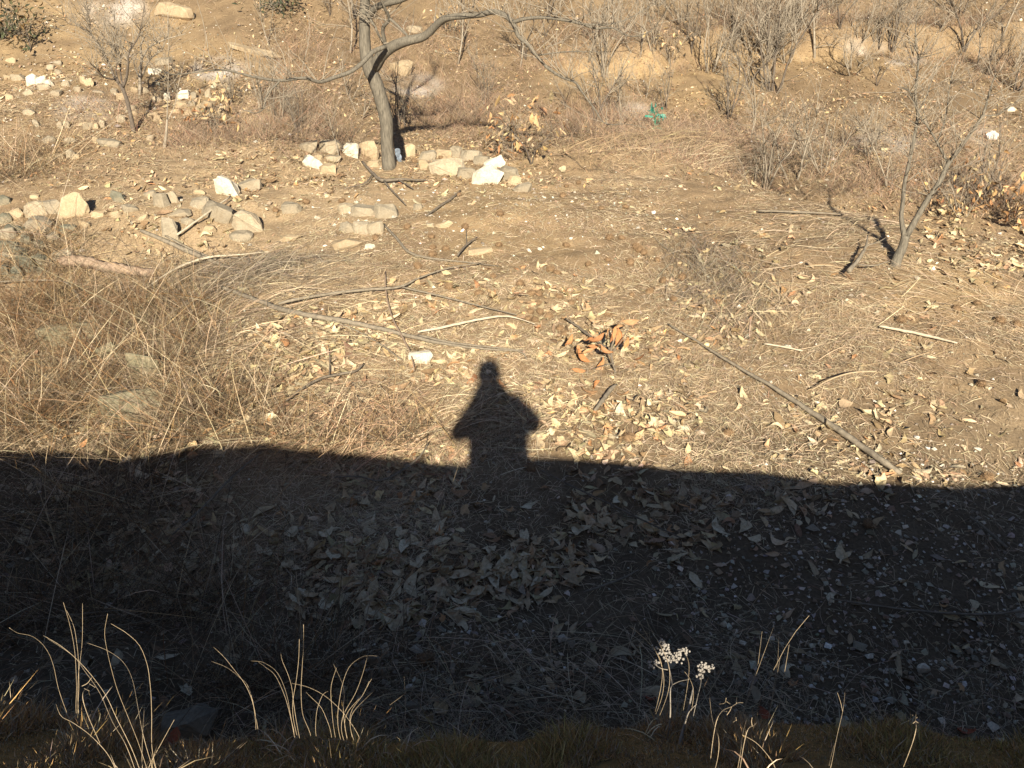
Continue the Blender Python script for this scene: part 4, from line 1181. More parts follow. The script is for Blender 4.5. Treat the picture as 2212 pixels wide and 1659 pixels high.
FARG = 'bare shrubs of the far right thicket'
FL = 'bare grey multi-stemmed shrub in the thicket on the far right slope'
shrub(C1, 255, 440, 330, 3, 'shrub with dark green leaves near the top left corner, shadow beside it', None, 150, [(0.035, 0.04, 0.022), (0.06, 0.062, 0.03), (0.20, 0.13, 0.06)], 0.11, 'leafy_shrub')
shrub(C1, 20, 330, 300, 4, 'dark green leafy shrub cut by the left border', None, 170, [(0.03, 0.04, 0.022), (0.055, 0.06, 0.03)], 0.12, 'leafy_shrub')
shrub(C2, 170, 110, 200, 4, 'small dark green bush at the top edge left of the chestnut', None, 200, [(0.04, 0.05, 0.03), (0.08, 0.08, 0.04)], 0.10, 'leafy_shrub')
shrub(C2, 770, 800, 420, 1, 'grey twiggy shrub standing close behind the chestnut trunk, left side')
shrub(C2, 850, 980, 330, 5, 'spreading dark twigged shrub at the left foot of the chestnut')
shrub(C2, 1200, 1060, 520, 6, 'upright thin shrub just right of the chestnut trunk')
shrub(C2, 660, 1310, 420, 8, 'single thin grey shoot in front of the blocky greyish stone')
shrub(C2, 1885, 840, 360, 0, 'bare grey shrub under the crooked right limb of the chestnut')
shrub(C2, 1345, 950, 260, 3, 'low forked shrub behind the stone row right of the trunk')
shrub(C2, 600, 140, 260, 3, 'small forked shrub near the top edge left of the chestnut')
shrub(C2, 1600, 260, 300, 2, 'rusty leaved shrub under the right limb near the top edge', None, 60, ORANGE, 0.10)
shrub(C2, 2120, 1290, 330, 8, 'thin sapling with clinging orange leaves right of the stone row', None, 34, ORANGE, 0.12, 'orange_sapling')
shrub(C2, 1980, 1290, 260, 1, 'low shoots with orange leaves just behind the right stones', None, 24, ORANGE, 0.11, 'orange_sapling')
shrub(C3, 190, 1360, 480, 3, 'slim dark shoot with orange leaves beside the yellow dirt', None, 50, ORANGE, 0.14, 'orange_sapling')
shrub(C2, 340, 1120, 420, 6, 'thin twiggy shrub at the left end of the stone row')
shrub(C2, 160, 1000, 380, 2, 'wiry shrub between the left terrace and the stone row')
shrub(C1, 1780, 1120, 260, 4, 'clump of clinging orange brown leaves left of the chestnut', None, 90, ORANGE, 0.10, 'orange_sapling')
shrub(C1, 1900, 860, 300, 4, 'small shrub with buff leaves on the rubble bank', None, 60, [(0.36, 0.25, 0.14), (0.43, 0.32, 0.18)], 0.09, 'orange_sapling')
shrub(C3, 770, 640, 560, 7, 'tall cluster of thin upright stems in the middle of the far slope')
shrub(C3, 840, 765, 220, 5, 'little black forked shrub on the yellow bank')
shrub(C3, 1105, 815, 330, 1, 'bare shrub leaning left above the green plastic scrap')
shrub(C3, 1655, 600, 620, 2, 'dark-trunked shrub forking in a wide V on the yellow bank')
shrub(C3, 2175, 770, 760, 0, 'tallest bare shrub with several stout stems on the far right bank')
shrub(C3, 1330, 525, 260, 4, 'shrub with pale buff leaves at the lip of the yellow bank', None, 60, [(0.38, 0.28, 0.16), (0.45, 0.34, 0.2)], 0.10)
shrub(C3, 460, 905, 300, 3, 'small dark stump with thin shoots left of the green scrap')
shrub(C3, 680, 1010, 560, 3, 'two thin stems rising in front of the yellow dirt gully')
shrub(C3, 920, 960, 420, 8, 'single slanting stem just left of the green plastic scrap')
shrub(C3, 1985, 1120, 420, 8, 'lone slender stem on the brown slope right of the green scrap')
shrub(C3, 2100, 1565, 640, 7, 'cluster of upright dark stems on the right slope')
shrub(C3, 2000, 1540, 380, 1, 'short thin shoots left of the cluster of upright dark stems')
shrub(C4, 300, 1500, 760, 1, 'leaning bare shrub with long slanting stems on the right slope')
shrub(C4, 560, 1440, 560, 2, 'wide twiggy shrub left of the two-stemmed sapling')
shrub(C4, 1090, 1560, 520, 5, 'dark shaded shrub just behind the two-stemmed sapling')
shrub(C4, 900, 1300, 420, 4, 'low grey twiggy bush beside the pale ash patch')
shrub(C8, 1835, 225, 640, 6, 'stout V-shaped shrub with orange leaves at its foot near the right border', None, 100, ORANGE, 0.10, 'bare_shrub', 'shrub', True)
shrub(C8, 2030, 260, 520, 3, 'grey forked shrub with thick stems at the right border')
shrub(C8, 1700, 330, 420, 2, 'low twiggy bush with dull orange leaves behind the sapling', None, 90, ORANGE, 0.10, 'orange_bush', 'shrub', True)
shrub(C8, 2160, 420, 400, 5, 'dark twiggy bush cut by the right border', None, 120, ORANGE, 0.12)
for c, x_, y_, h_, pr in [(C4, 460, 500, 560, 8), (C4, 790, 625, 300, 5), (C4, 980, 712, 260, 3), (C4, 1100, 425, 420, 6), (C4, 1800, 742, 180, 3), (C4, 1740, 425, 520, 3), (C4, 700, 215, 380, 3), (C4, 2050, 300, 420, 8),
                          (C4, 250, 520, 420, 2), (C4, 1000, 390, 300, 0), (C4, 1320, 470, 330, 1), (C4, 300, 260, 420, 7), (C4, 100, 480, 420, 4), (C4, 860, 330, 330, 2), (C4, 1500, 240, 300, 5), (C3, 1050, 480, 420, 1), (C3, 1180, 420, 330, 7),
                          (C3, 1500, 420, 380, 6), (C3, 1420, 200, 330, 2), (C3, 1850, 330, 360, 0), (C3, 2000, 420, 420, 4), (C3, 1700, 180, 360, 1), (C3, 900, 300, 300, 7), (C3, 640, 480, 420, 1), (C3, 300, 300, 300, 3), (C4, 1900, 620, 300, 6), (C4, 2120, 560, 420, 1),
                          (C4, 1250, 200, 300, 2), (C4, 600, 120, 300, 4), (C3, 2080, 160, 330, 2), (C3, 1200, 60, 260, 4), (C4, 1700, 120, 330, 0), (C4, 2150, 760, 460, 6)]:
    shrub(c, x_, y_, h_ * 1.25, pr, FL, FARG)

srng = random.Random(5)
for k in range(24):
    u_ = srng.uniform(560, 2190); v_ = srng.uniform(40, 330)
    if abs(u_ - 830) < 60 or (v_ > 250 and u_ < 1450): continue
    shrub(lambda a_, b2: (a_, b2), u_, v_, srng.uniform(300, 620), srng.choice([1, 3, 7, 8, 8, 6]), 'thin bare grey shoots scattered over the far hillside', 'thin shoots on the far hillside', name='thin_sapling')

weed_px = [(C5, 640, 1640, 480), (C5, 660, 1350, 380), (C5, 1090, 1180, 380), (C5, 1590, 1250, 420), (C5, 820, 1500, 420), (C5, 300, 1500, 420), (C5, 120, 1250, 420), (C5, 1300, 1150, 330), (C5, 980, 1420, 360), (D1, 640, 350, 420), (D1, 150, 300, 420), (D1, 1000, 650, 420), (D1, 1450, 480, 380), (D1, 820, 700, 360), (D1, 330, 560, 400), (D1, 1850, 560, 420), (D2, 250, 620, 300), (D1, 60, 640, 380), (D1, 1200, 700, 300), (D1, 560, 650, 330), (C5, 420, 1150, 360), (C5, 1500, 1550, 360)]
wme = []
for k in range(4):
    tr, cr = shrub_lines(700 + k, 1.0, [5, 3, 6, 4][k], 0.4, 5)
    a_ = tubes([(P_, R_ * 0.55) for P_, R_ in tr], 4, 0, k); b_ = tubes([(P_, R_ * 0.6) for P_, R_ in cr], 3, 0, k)
    wme.append((mesh_np('stems', *a_, None, True), mesh_np('crown', *b_, None, True)))
M_RED = mat_bark('red_brown_stem', (0.15, 0.085, 0.045), (0.30, 0.175, 0.09), 20, (1, 1, 1))
for k, (c, x_, y_, h_) in enumerate(weed_px):
    p = at_low(*c(x_, y_)); h = px2m(h_, p) * 1.1
    root = empty('dry_weed', tuple(p), srng.uniform(0, 6))
    for nm, me in zip(('stems', 'crown'), wme[k % 4]):
        if not me.materials: me.materials.append(M_RED)
        o = bpy.data.objects.new(nm, me); COL.objects.link(o); o.parent = root; o.scale = (h, h, h)
    tag(root, 'upright red brown dry weed standing in the scrubby hollow at left', 'weed', 'red brown weeds in the left hollow')

# orange-leaved oak seedling in the middle of the slope: each leaf its own part
sb = at_low(*D3(870, 150))
root = empty('oak_seedling', tuple(sb))
st = traced([([(D3, 870, 150, 16), (C7, 845, 1540, 22), (C7, 830, 1420, 20), (C7, 860, 1330, 14), (C7, 880, 1260, 8)], 0, 0.15),
             ([(C7, 835, 1490, 12), (C7, 740, 1400, 9), (C7, 640, 1340, 6)], 0, 0.1), ([(C7, 840, 1450, 11), (C7, 930, 1330, 8), (C7, 990, 1210, 5)], 0, 0.2),
             ([(C7, 850, 1540, 10), (C7, 760, 1560, 8), (C7, 680, 1590, 5)], 0, -0.1)], sb[1], 1)
V_, A_, B_ = tubes([(P_ - sb, R_) for P_, R_ in st], 5)
obj('stem', mesh_np('stem', V_, A_, B_, None, True), M_STICK_DARK, root)
ol_me = [mesh_np('leaf', *[leaf_template(lrng, 6, True, 0.17)[q] for q in (0,)], None, None) for _ in range(0)]
OL = [leaf_template(lrng, 6, True, 0.18) for _ in range(5)]
ol_me = [mesh_np('leaf', t[0], t[2], t[1], None, True) for t in OL]
for me in ol_me: me.materials.append(M_LEAF_ORANGE)
for k, (c, x_, y_, l_, an) in enumerate([(C7, 990, 1200, 110, 5), (C7, 880, 1230, 80, 20), (C7, 840, 1300, 110, 70), (C7, 900, 1330, 130, 75), (C7, 800, 1300, 90, 60), (C7, 720, 1340, 110, 30), (C7, 650, 1330, 70, 10), (C7, 960, 1370, 90, 50),
                                         (C7, 490, 1360, 90, 40), (C7, 560, 1430, 80, 100), (C7, 590, 1490, 120, -40), (C7, 640, 1440, 90, 20), (C7, 740, 1590, 130, 60), (C7, 780, 1440, 100, -30), (C7, 860, 1290, 90, 80), (C7, 690, 1400, 80, 10),
                                         (C7, 1060, 1530, 90, 40), (C7, 1390, 1510, 70, 80), (C7, 920, 1400, 70, 60), (C7, 1000, 1380, 80, 70), (D3, 640, 330, 120, -20), (D3, 690, 260, 90, 70), (D3, 600, 470, 100, 20), (D3, 800, 480, 90, -60), (D3, 560, 150, 90, -10), (D3, 930, 350, 90, 10)]):
    ground_leaf = k > 15
    pp = at_low(*c(x_, y_)) + np.array([0, 0, 0.03]) if ground_leaf else on_ray(*c(x_, y_), sb[1] + random.uniform(-0.05, 0.2))
    gz = float(height(pp[0], pp[1]))
    pp[2] = max(pp[2], gz + 0.03)
    L_ = px2m(l_, pp) * 1.25
    if ground_leaf:
        o = bpy.data.objects.new('orange_leaf', ol_me[k % 5]); COL.objects.link(o)
        o.location = pp
        tag(o, 'single orange dry leaf lying among pale leaves near the seedling', 'leaf', 'orange leaves near the seedling')
    else:
        o = bpy.data.objects.new('leaf', ol_me[k % 5]); COL.objects.link(o); o.parent = root
        o.location = pp - sb
    o.scale = (L_, L_, L_)
    o.rotation_euler = (random.uniform(-.9, .9) + (0.2 if ground_leaf else 0.8), -math.radians(an) * (0.15 if ground_leaf else 0.8), math.radians(an) + random.uniform(-.3, .3))
tag(root, 'oak seedling with clinging orange leaves in the middle of the sunlit slope', 'seedling')

# ------------------------------------------------------------------ sticks and fallen branches
def stick(name, label, strands, mat, lift=0.5, group=None, seed=0):
    """strands: lists of (crop, x, y, width): a branch with its side branches, draped on the ground"""
    lines = []
    for pts in strands:
        P3, R3 = [], []
        for c, x_, y_, w_ in pts:
            p = at_low(*c(x_, y_)); r = px2m(w_, p) / 2 * 1.25
            P3.append(p + np.array([0, 0, r * 0.6 + 0.022 * lift])); R3.append(r)
        P_, R_ = smooth_line(P3, R3, max(5, len(pts) * 4))
        rng = np.random.default_rng(seed + len(lines))
        P_ = P_ + rng.normal(0, 0.10, P_.shape) * R_[:, None]
        P_[:, 2] = np.maximum(P_[:, 2], height(P_[:, 0], P_[:, 1]) + R_ * 0.5)
        lines.append((P_, R_))
    base = lines[0][0][0].copy()
    V_, A_, B_ = tubes([(P_ - base, R_) for P_, R_ in lines], 6, 0.08, seed)
    o = obj(name, mesh_np(name, V_, A_, B_, None, True), mat)
    o.location = base
    tag(o, label, 'branch' if 'branch' in name else 'stick', group)
    return o
stick('fallen_branch', 'long grey fallen branch slanting across the slope above the person shadow', [
    [(C5, 1850, 950, 26), (C6, 60, 1080, 32), (C6, 200, 1135, 38), (C6, 450, 1190, 36), (C6, 700, 1230, 35), (C6, 950, 1280, 32), (C6, 1200, 1340, 28), (C6, 1450, 1400, 24), (C6, 1700, 1440, 18), (C6, 1950, 1465, 13), (C6, 2212, 1500, 8), (D3, 130, 70, 5)],
    [(C6, 1330, 1345, 16), (C6, 1600, 1405, 14), (C6, 1900, 1440, 11), (C6, 2200, 1470, 7)],
    [(C6, 620, 1220, 12), (C6, 850, 1320, 10), (C6, 1050, 1440, 9), (C6, 1200, 1550, 6)]], M_STICK, 2.0, seed=1)
stick('fallen_branch', 'pale curved branch ending right of the long grey branch', [[(C6, 1330, 1330, 16), (C6, 1500, 1300, 20), (C6, 1700, 1255, 19), (C6, 1900, 1215, 17), (C6, 2100, 1200, 14), (C7, 60, 1215, 9), (C7, 200, 1260, 5)]], M_STICK_PALE, 2.6, seed=2)
stick('fallen_branch', 'thin forked branch lying above and parallel to the long grey branch', [
    [(C6, 180, 1100, 20), (C6, 350, 1060, 22), (C6, 600, 1020, 20), (C6, 900, 985, 19), (C6, 1200, 955, 16), (C6, 1350, 880, 12), (C6, 1550, 810, 9), (C6, 1900, 745, 5)],
    [(C6, 1200, 960, 12), (C6, 1500, 1030, 12), (C6, 1900, 1130, 9), (C6, 2150, 1190, 6)]], M_STICK, 3.0, seed=3)
stick('fallen_branch', 'grey curved branch starting at the flat stone cluster', [[(C6, 1050, 410, 14), (C6, 1150, 520, 18), (C6, 1300, 660, 18), (C6, 1450, 690, 14), (C6, 1700, 715, 9), (C6, 2000, 750, 5)]], M_STICK, 1, seed=4)
stick('dark_twig', 'short dark twig pointing up right on bare ground above the flat tan stone', [[(C6, 1400, 340, 12), (C6, 1500, 270, 17), (C6, 1620, 190, 16), (C6, 1680, 130, 10)]], M_STICK_DARK, 1.5, seed=5)
stick('dark_twig', 'short dark twig crossing the flat tan stone', [[(C6, 1660, 700, 12), (C6, 1740, 610, 15), (C6, 1820, 550, 8)], [(C6, 1735, 615, 8), (C6, 1730, 480, 5)]], M_STICK_DARK, 3.5, seed=6)
stick('fallen_twig', 'thin reddish stem running down past the square white stone', [[(C6, 1060, 820, 6), (C6, 1070, 1010, 11), (C6, 1130, 1230, 12), (C6, 1220, 1400, 14), (C6, 1290, 1570, 12), (C6, 1300, 1650, 10)]], M_LOG, 2.5, seed=7)
stick('fallen_branch', 'grey pole pair slanting down from the left terrace edge', [[(C5, 1180, 480, 22), (C5, 1400, 580, 30), (C5, 1600, 670, 36), (C5, 1800, 750, 28), (C5, 2000, 830, 16)], [(C5, 1380, 520, 14), (C5, 1600, 640, 17), (C5, 1800, 720, 13)]], M_STICK, 2.5, seed=8)
stick('log', 'stout pinkish brown log lying in the weeds at left', [[(C5, 515, 745, 66), (C5, 540, 742, 76), (C5, 700, 750, 78), (C5, 950, 795, 76), (C5, 1150, 820, 66), (C5, 1290, 832, 52)]], M_LOG, 1.5, seed=9)
stick('fallen_twig', 'pale curved stem arching over the weeds right of the log', [[(C5, 1220, 1000, 9), (C5, 1500, 820, 15), (C5, 1700, 750, 17), (C5, 2000, 715, 9), (C6, 100, 690, 5)]], M_STICK_PALE, 5, seed=10)
stick('fallen_twig', 'straight pale straw pointing up to the smooth grey boulder', [[(C5, 1480, 540, 15), (C5, 1700, 380, 15), (C5, 1920, 215, 10)]], M_STICK_PALE, 4, seed=11)
stick('long_pole', 'straight thin pole lying diagonally down to the shadow edge at right', [[(C7, 1300, 1240, 12), (C7, 1550, 1390, 16), (C7, 1800, 1550, 20), (D4, 0, 220, 24), (D4, 200, 340, 30), (D4, 420, 490, 36), (D4, 650, 640, 42), (D4, 900, 820, 46), (D4, 1050, 930, 46), (D4, 1180, 1010, 34)]], M_STICK, 1.2, seed=12)
stick('fallen_twig', 'bleached white stick on the brown slope at right', [[(C8, 1000, 1270, 15), (C8, 1200, 1310, 21), (C8, 1500, 1375, 18), (C8, 1650, 1410, 10)]], M_STICK_PALE, 2, seed=13)
stick('fallen_twig', 'short bleached straw above the diagonal pole', [[(C8, 50, 1415, 11), (C8, 250, 1450, 13), (C8, 370, 1475, 10)]], M_STICK_PALE, 2, seed=14)
stick('cut_branch', 'pale cut branch end with thin side twigs below the two-stemmed sapling', [[(C8, 740, 870, 32), (C8, 820, 770, 27), (C8, 880, 660, 15), (C8, 900, 560, 7)], [(C8, 815, 810, 11), (C8, 950, 815, 9), (C8, 1080, 775, 5)], [(C8, 885, 650, 9), (C8, 980, 620, 7), (C8, 1060, 570, 4)]], M_STICK, 5, seed=15)
stick('fallen_branch', 'dark forked branch lying in front of the chestnut trunk', [[(C2, 870, 1380, 14), (C2, 960, 1480, 21), (C2, 1050, 1540, 23), (C2, 1170, 1530, 17), (C2, 1400, 1530, 10)], [(C2, 1050, 1540, 15), (C2, 1100, 1600, 12), (C6, 1230, 260, 7)], [(C2, 1170, 1530, 11), (C2, 1290, 1600, 7)], [(C2, 960, 1480, 12), (C2, 860, 1570, 8), (C6, 730, 120, 4)]], M_STICK_DARK, 2.5, seed=16)
stick('fallen_twig', 'long dark stem lying in the shade at the right border', [[(E4, 600, 300, 8), (E4, 900, 350, 13), (E4, 1200, 390, 15), (E4, 1700, 430, 17), (E4, 1950, 430, 18), (E4, 2212, 395, 16)]], M_STICK, 2, seed=17)
stick('dark_twig', 'dark curved twig left of the person shadow', [[(D2, 240, 440, 14), (D2, 400, 320, 17), (D2, 560, 240, 17), (D2, 700, 210, 16), (D2, 830, 180, 15), (D2, 885, 120, 9)], [(D2, 600, 225, 10), (D2, 605, 100, 9), (D2, 595, -30, 5)]], M_STICK_DARK, 3, seed=18)
stick('fallen_twig', 'thin brown stem curving down into the shade left of the shadow figure', [[(D2, 650, 1110, 8), (D2, 850, 1105, 10), (D2, 1020, 1140, 12), (D2, 1200, 1060, 15), (D2, 1340, 950, 14), (D2, 1420, 830, 8)]], M_STICK, 5, seed=19)
stick('fallen_twig', 'grey stem slanting up through the dark shade at left', [[(D1, 1450, 1590, 15), (D1, 1650, 1420, 18), (D1, 1850, 1210, 18), (D1, 2000, 1060, 13), (D1, 2190, 900, 8)]], M_STICK, 5, seed=20)
stick('dark_twig', 'short stout dark stick below the orange seedling', [[(D3, 690, 500, 22), (D3, 750, 430, 30), (D3, 820, 330, 30), (D3, 870, 280, 14)]], M_STICK, 2, seed=21)
stick('dark_twig', 'dark stem leading down to the foot of the orange seedling', [[(C7, 450, 1220, 12), (C7, 600, 1330, 18), (C7, 700, 1410, 17), (C7, 830, 1490, 12)]], M_STICK_DARK, 3, seed=22)
stick('fallen_twig', 'pale pole lying flat left of the two-stemmed sapling', [[(C8, 0, 300, 12), (C8, 300, 310, 15), (C8, 700, 330, 10)]], M_STICK, 1.5, seed=23)
stick('fallen_twig', 'yellow straw arching off the ground above the diagonal pole', [[(D4, 440, 360, 7), (D4, 600, 270, 11), (D4, 800, 215, 11), (D4, 970, 210, 12)]], M_STALK, 4, seed=24)
stick('dark_twig', 'short grey stick in the shade right of the bottom leaf pile', [[(E3, 600, 250, 15), (E3, 800, 180, 18), (E3, 950, 120, 14), (E3, 1050, 60, 8)]], M_STICK, 2, seed=25)
stick('fallen_twig', 'grey stem slanting down in the shade below the diagonal pole', [[(D4, 1750, 1380, 12), (D4, 1900, 1500, 18), (D4, 2050, 1640, 22)]], M_STICK, 2, seed=26)
stick('fallen_twig', 'thin dark stem crossing the shaded leaves right of the shadow figure', [[(D3, 240, 1030, 8), (D3, 570, 1200, 11), (D3, 800, 1310, 12), (D3, 1000, 1410, 12), (D3, 1400, 1600, 9)]], M_STICK_DARK, 4, seed=27)
stick('fallen_twig', 'thin stem curving over the dark weeds from the left border', [[(C5, 0, 960, 10), (C5, 300, 945, 10), (C5, 560, 960, 11), (C5, 660, 1050, 12), (C5, 690, 1250, 12), (C5, 690, 1460, 10)]], M_STICK, 6, seed=28)

# ------------------------------------------------------------------ heaps of cut stems
def heap(label, c, x_, y_, az, n, ln, spread, seed, colors=GREYS, hgt=0.16, fan=0.3):
    rng = np.random.default_rng(seed)
    p = at_low(*c(x_, y_))
    a = az + rng.normal(0, fan * 1.35, n)
    L_ = rng.uniform(ln * 0.2, ln * 0.85, n)
    d = np.stack([np.cos(a), np.sin(a)], -1)
    ctr = p[:2] + rng.normal(0, 1, (n, 2)) * np.array(spread)
    r2 = np.exp(-(((ctr - p[:2]) / np.array(spread)) ** 2).sum(1) / 2)
    A_ = ctr - d * L_[:, None] / 2; B_ = ctr + d * L_[:, None] / 2; Mx = ctr + rng.normal(0, 0.13, (n, 2)) * L_[:, None]
    z = hgt * r2 * rng.random(n)
    p0 = np.column_stack([A_, height(A_[:, 0], A_[:, 1]) + 0.01 + z * 0.5])
    p1 = np.column_stack([Mx, height(Mx[:, 0], Mx[:, 1]) + 0.02 + z * 1.6])
    p2 = np.column_stack([B_, height(B_[:, 0], B_[:, 1]) + 0.01 + z * rng.uniform(0, 1.2, n)])
    o = obj('cut_stems', mesh_np('cut_stems', *strips(p0, p1, p2, rng.uniform(0.0022, 0.0048, n), pal(n, colors, jitter=0.28, rng=rng), 4, 0.9, seed)), M_STRAW)
    tag(o, label, 'stems', kind='stuff')
heap('heap of grey cut stems right of the left terrace stones', C6, 60, 830, -0.25, 560, 0.9, (0.45, 0.26), 1, [(0.22, 0.18, 0.135), (0.30, 0.245, 0.18), (0.15, 0.12, 0.09), (0.34, 0.28, 0.20)], 0.26, 0.7)
heap('dark grey sweep of cut stems along the upper side of the long branch', C5, 1900, 830, -0.5, 420, 1.0, (0.7, 0.24), 20, [(0.18, 0.15, 0.115), (0.26, 0.215, 0.16), (0.12, 0.10, 0.075), (0.33, 0.27, 0.20)], 0.24, 0.6)
heap('fan of thin grey stems above the long fallen branch', C6, 420, 1000, -0.15, 350, 1.0, (0.6, 0.25), 2, GREYS, 0.12, 0.5)
heap('spread of pale straw stems left of the shadow head', C6, 250, 1500, -0.4, 420, 1.2, (0.7, 0.35), 3, STRAW)
heap('dark fan of combed grey stems on the right of the middle slope', C7, 1650, 800, 1.5, 900, 0.8, (0.28, 0.7), 4, [(0.20, 0.165, 0.125), (0.27, 0.22, 0.165), (0.15, 0.12, 0.09)], 0.12, 0.35)
heap('second combed patch of grey stems on the right slope', C7, 1900, 1050, 1.2, 700, 0.7, (0.35, 0.5), 5, GREYS, 0.1, 0.4)
heap('flat layer of grey brown stems left of the two-stemmed sapling', C8, 350, 480, 0.05, 380, 0.7, (0.75, 0.35), 6, GREYS, 0.1, 0.45)
heap('heap of grey brown stems below the two-stemmed sapling', C8, 1050, 880, -0.3, 420, 0.65, (0.7, 0.35), 7, GREYS, 0.1, 0.45)
heap('long stems lying across the slope at the right border', C8, 1900, 800, -0.4, 280, 0.7, (0.8, 0.3), 8, GREYS, 0.1, 0.45)
heap('loose brown stems on the lower right slope', C8, 1300, 1250, -0.35, 600, 0.6, (1.1, 0.5), 9, GREYS, 0.06, 0.6)
heap('bundle of brown stems behind the yellow dirt patch', C3, 1250, 1200, 0.2, 900, 1.6, (1.1, 0.3), 10, [(0.34, 0.25, 0.15), (0.26, 0.19, 0.12), (0.42, 0.31, 0.18)], 0.3, 0.3)
heap('sheaf of pale stems at the edge of the right drop', C3, 1600, 1330, 0.5, 600, 1.3, (0.7, 0.3), 11, STRAW, 0.25)
heap('pinkish dry stems hanging over the shadow edge left of the figure', D2, 950, 650, 0.7, 700, 0.75, (0.5, 0.3), 12, [(0.45, 0.30, 0.19), (0.52, 0.38, 0.24), (0.36, 0.22, 0.14)], 0.2, 0.5)
heap('dry straw tuft under the arms of the shadow figure', D2, 1900, 480, 0.3, 600, 0.7, (0.45, 0.22), 13, STRAW, 0.16, 0.5)
heap('tangle of grey twigs in the weeds at left', C5, 1500, 1000, -0.6, 900, 0.9, (0.8, 0.5), 14, [(0.2, 0.16, 0.115), (0.27, 0.215, 0.15), (0.13, 0.105, 0.075), (0.34, 0.27, 0.185)], 0.3, 0.8)
heap('tangle of brown twigs at the left border', C5, 250, 1050, 0.4, 1100, 1.0, (0.8, 0.6), 15, REDS, 0.35, 0.9)
heap('dense reddish tangle left of the huge mossy boulder', D1, 350, 350, 0.8, 1300, 0.6, (0.6, 0.4), 16, REDS, 0.35, 1.0)
heap('straw coloured tangle right of the huge mossy boulder', D1, 1700, 350, -0.5, 900, 0.6, (0.5, 0.35), 17, REDS + STRAW, 0.25, 0.9)
heap('thin dry stalks lying in the shade above the bank', E3, 500, 900, -0.4, 600, 0.7, (0.8, 0.25), 18, GREYS, 0.1, 0.5)
heap('grey stalks fallen over the dark rubble', E2, 1500, 1350, -0.5, 350, 0.6, (0.6, 0.2), 19, GREYS, 0.1, 0.5)

# ------------------------------------------------------------------ chestnut burs
def bur_mesh(seed):
    rng = np.random.default_rng(seed)
    bm = bmesh.new()
    bmesh.ops.create_icosphere(bm, subdivisions=2, radius=0.72)
    for v_ in bm.verts:
        v_.co *= 1 + rng.normal(0, 0.06)
        v_.co.z *= 0.75
    me = bpy.data.meshes.new('chestnut_bur')
    n = 260
    d = rng.normal(0, 1, (n, 3)); d /= np.linalg.norm(d, axis=1, keepdims=True)
    for q in d:
        t_ = Vector(q + rng.normal(0, 0.25, 3)).normalized()
        a_ = t_.orthogonal().normalized(); b2 = t_.cross(a_)
        base = Vector(q) * 0.66; base.z *= 0.75
        L_ = rng.uniform(0.25, 0.42); w = 0.04
        vs = [bm.verts.new(base + a_ * w), bm.verts.new(base - a_ * w * .5 + b2 * w * .87), bm.verts.new(base - a_ * w * .5 - b2 * w * .87), bm.verts.new(base + t_ * L_)]
        bm.faces.new((vs[0], vs[1], vs[3])); bm.faces.new((vs[1], vs[2], vs[3])); bm.faces.new((vs[2], vs[0], vs[3]))
    bm.to_mesh(me); bm.free()
    return me
M_BUR = mat_plain('chestnut_bur', (0.20, 0.13, 0.072), 0.85, 0.35, 6)
BURS = [bur_mesh(k) for k in range(3)]
for me in BURS: me.materials.append(M_BUR)
bur_px = [(C7, a_, b2) for a_, b2 in [(640, 715), (430, 150), (325, 765), (385, 790), (75, 885), (300, 905), (235, 960), (230, 1040), (240, 1110), (140, 1170), (405, 1250), (445, 1300), (1065, 600), (805, 685), (1215, 680), (1260, 860), (1420, 830), (1350, 1010), (920, 500), (815, 500),
          (1330, 1290), (1150, 950), (990, 700), (460, 560), (1950, 820), (1925, 570), (1000, 970), (800, 1130), (500, 1040), (560, 40), (460, 70), (750, 255), (950, 240), (400, 990), (310, 1150), (170, 960), (1040, 580), (1100, 620), (160, 1110), (200, 1180)]]
bur_px += [(C6, a_, b2) for a_, b2 in [(980, 500), (1450, 580), (1440, 490), (1450, 640), (1835, 960), (1720, 410), (2180, 880), (1590, 910), (1330, 740), (1670, 140), (1600, 1220), (1950, 820), (1240, 410), (1560, 590), (2000, 560), (1380, 200), (700, 190), (400, 200), (150, 270), (2010, 300)]]
bur_px += [(C8, a_, b2) for a_, b2 in [(1820, 1040), (1650, 1090), (1190, 1180), (2010, 1190), (2150, 1220), (1540, 640), (1640, 560)]] + [(D4, 1850, 240), (D4, 1900, 1020), (D4, 910, 1400), (D3, 1800, 650), (D3, 975, 690), (D3, 170, 940), (E2, 1400, 760), (C2, 1300, 1335), (C2, 1520, 1305), (C2, 1780, 1500)]
for k, (c, x_, y_) in enumerate(bur_px):
    p = at_low(*c(x_, y_ + 15))
    o = bpy.data.objects.new('chestnut_bur', BURS[k % 3]); COL.objects.link(o)
    r = random.uniform(0.040, 0.060)
    o.scale = (r * random.uniform(0.9, 1.25), r * random.uniform(0.9, 1.2), r)
    o.location = (p[0], p[1], p[2] + r * 0.55)
    o.rotation_euler = (random.uniform(-.4, .4), random.uniform(-.4, .4), random.uniform(0, 6))
    if c in (D4,) and x_ == 910 or c is E2:
        tag(o, 'dark brown spiny chestnut bur lying in the shade of the bank', 'chestnut bur', 'burs in the shade')
    else:
        tag(o, 'round brown spiny chestnut bur lying on the sunlit slope', 'chestnut bur', 'burs on the sunlit slope')

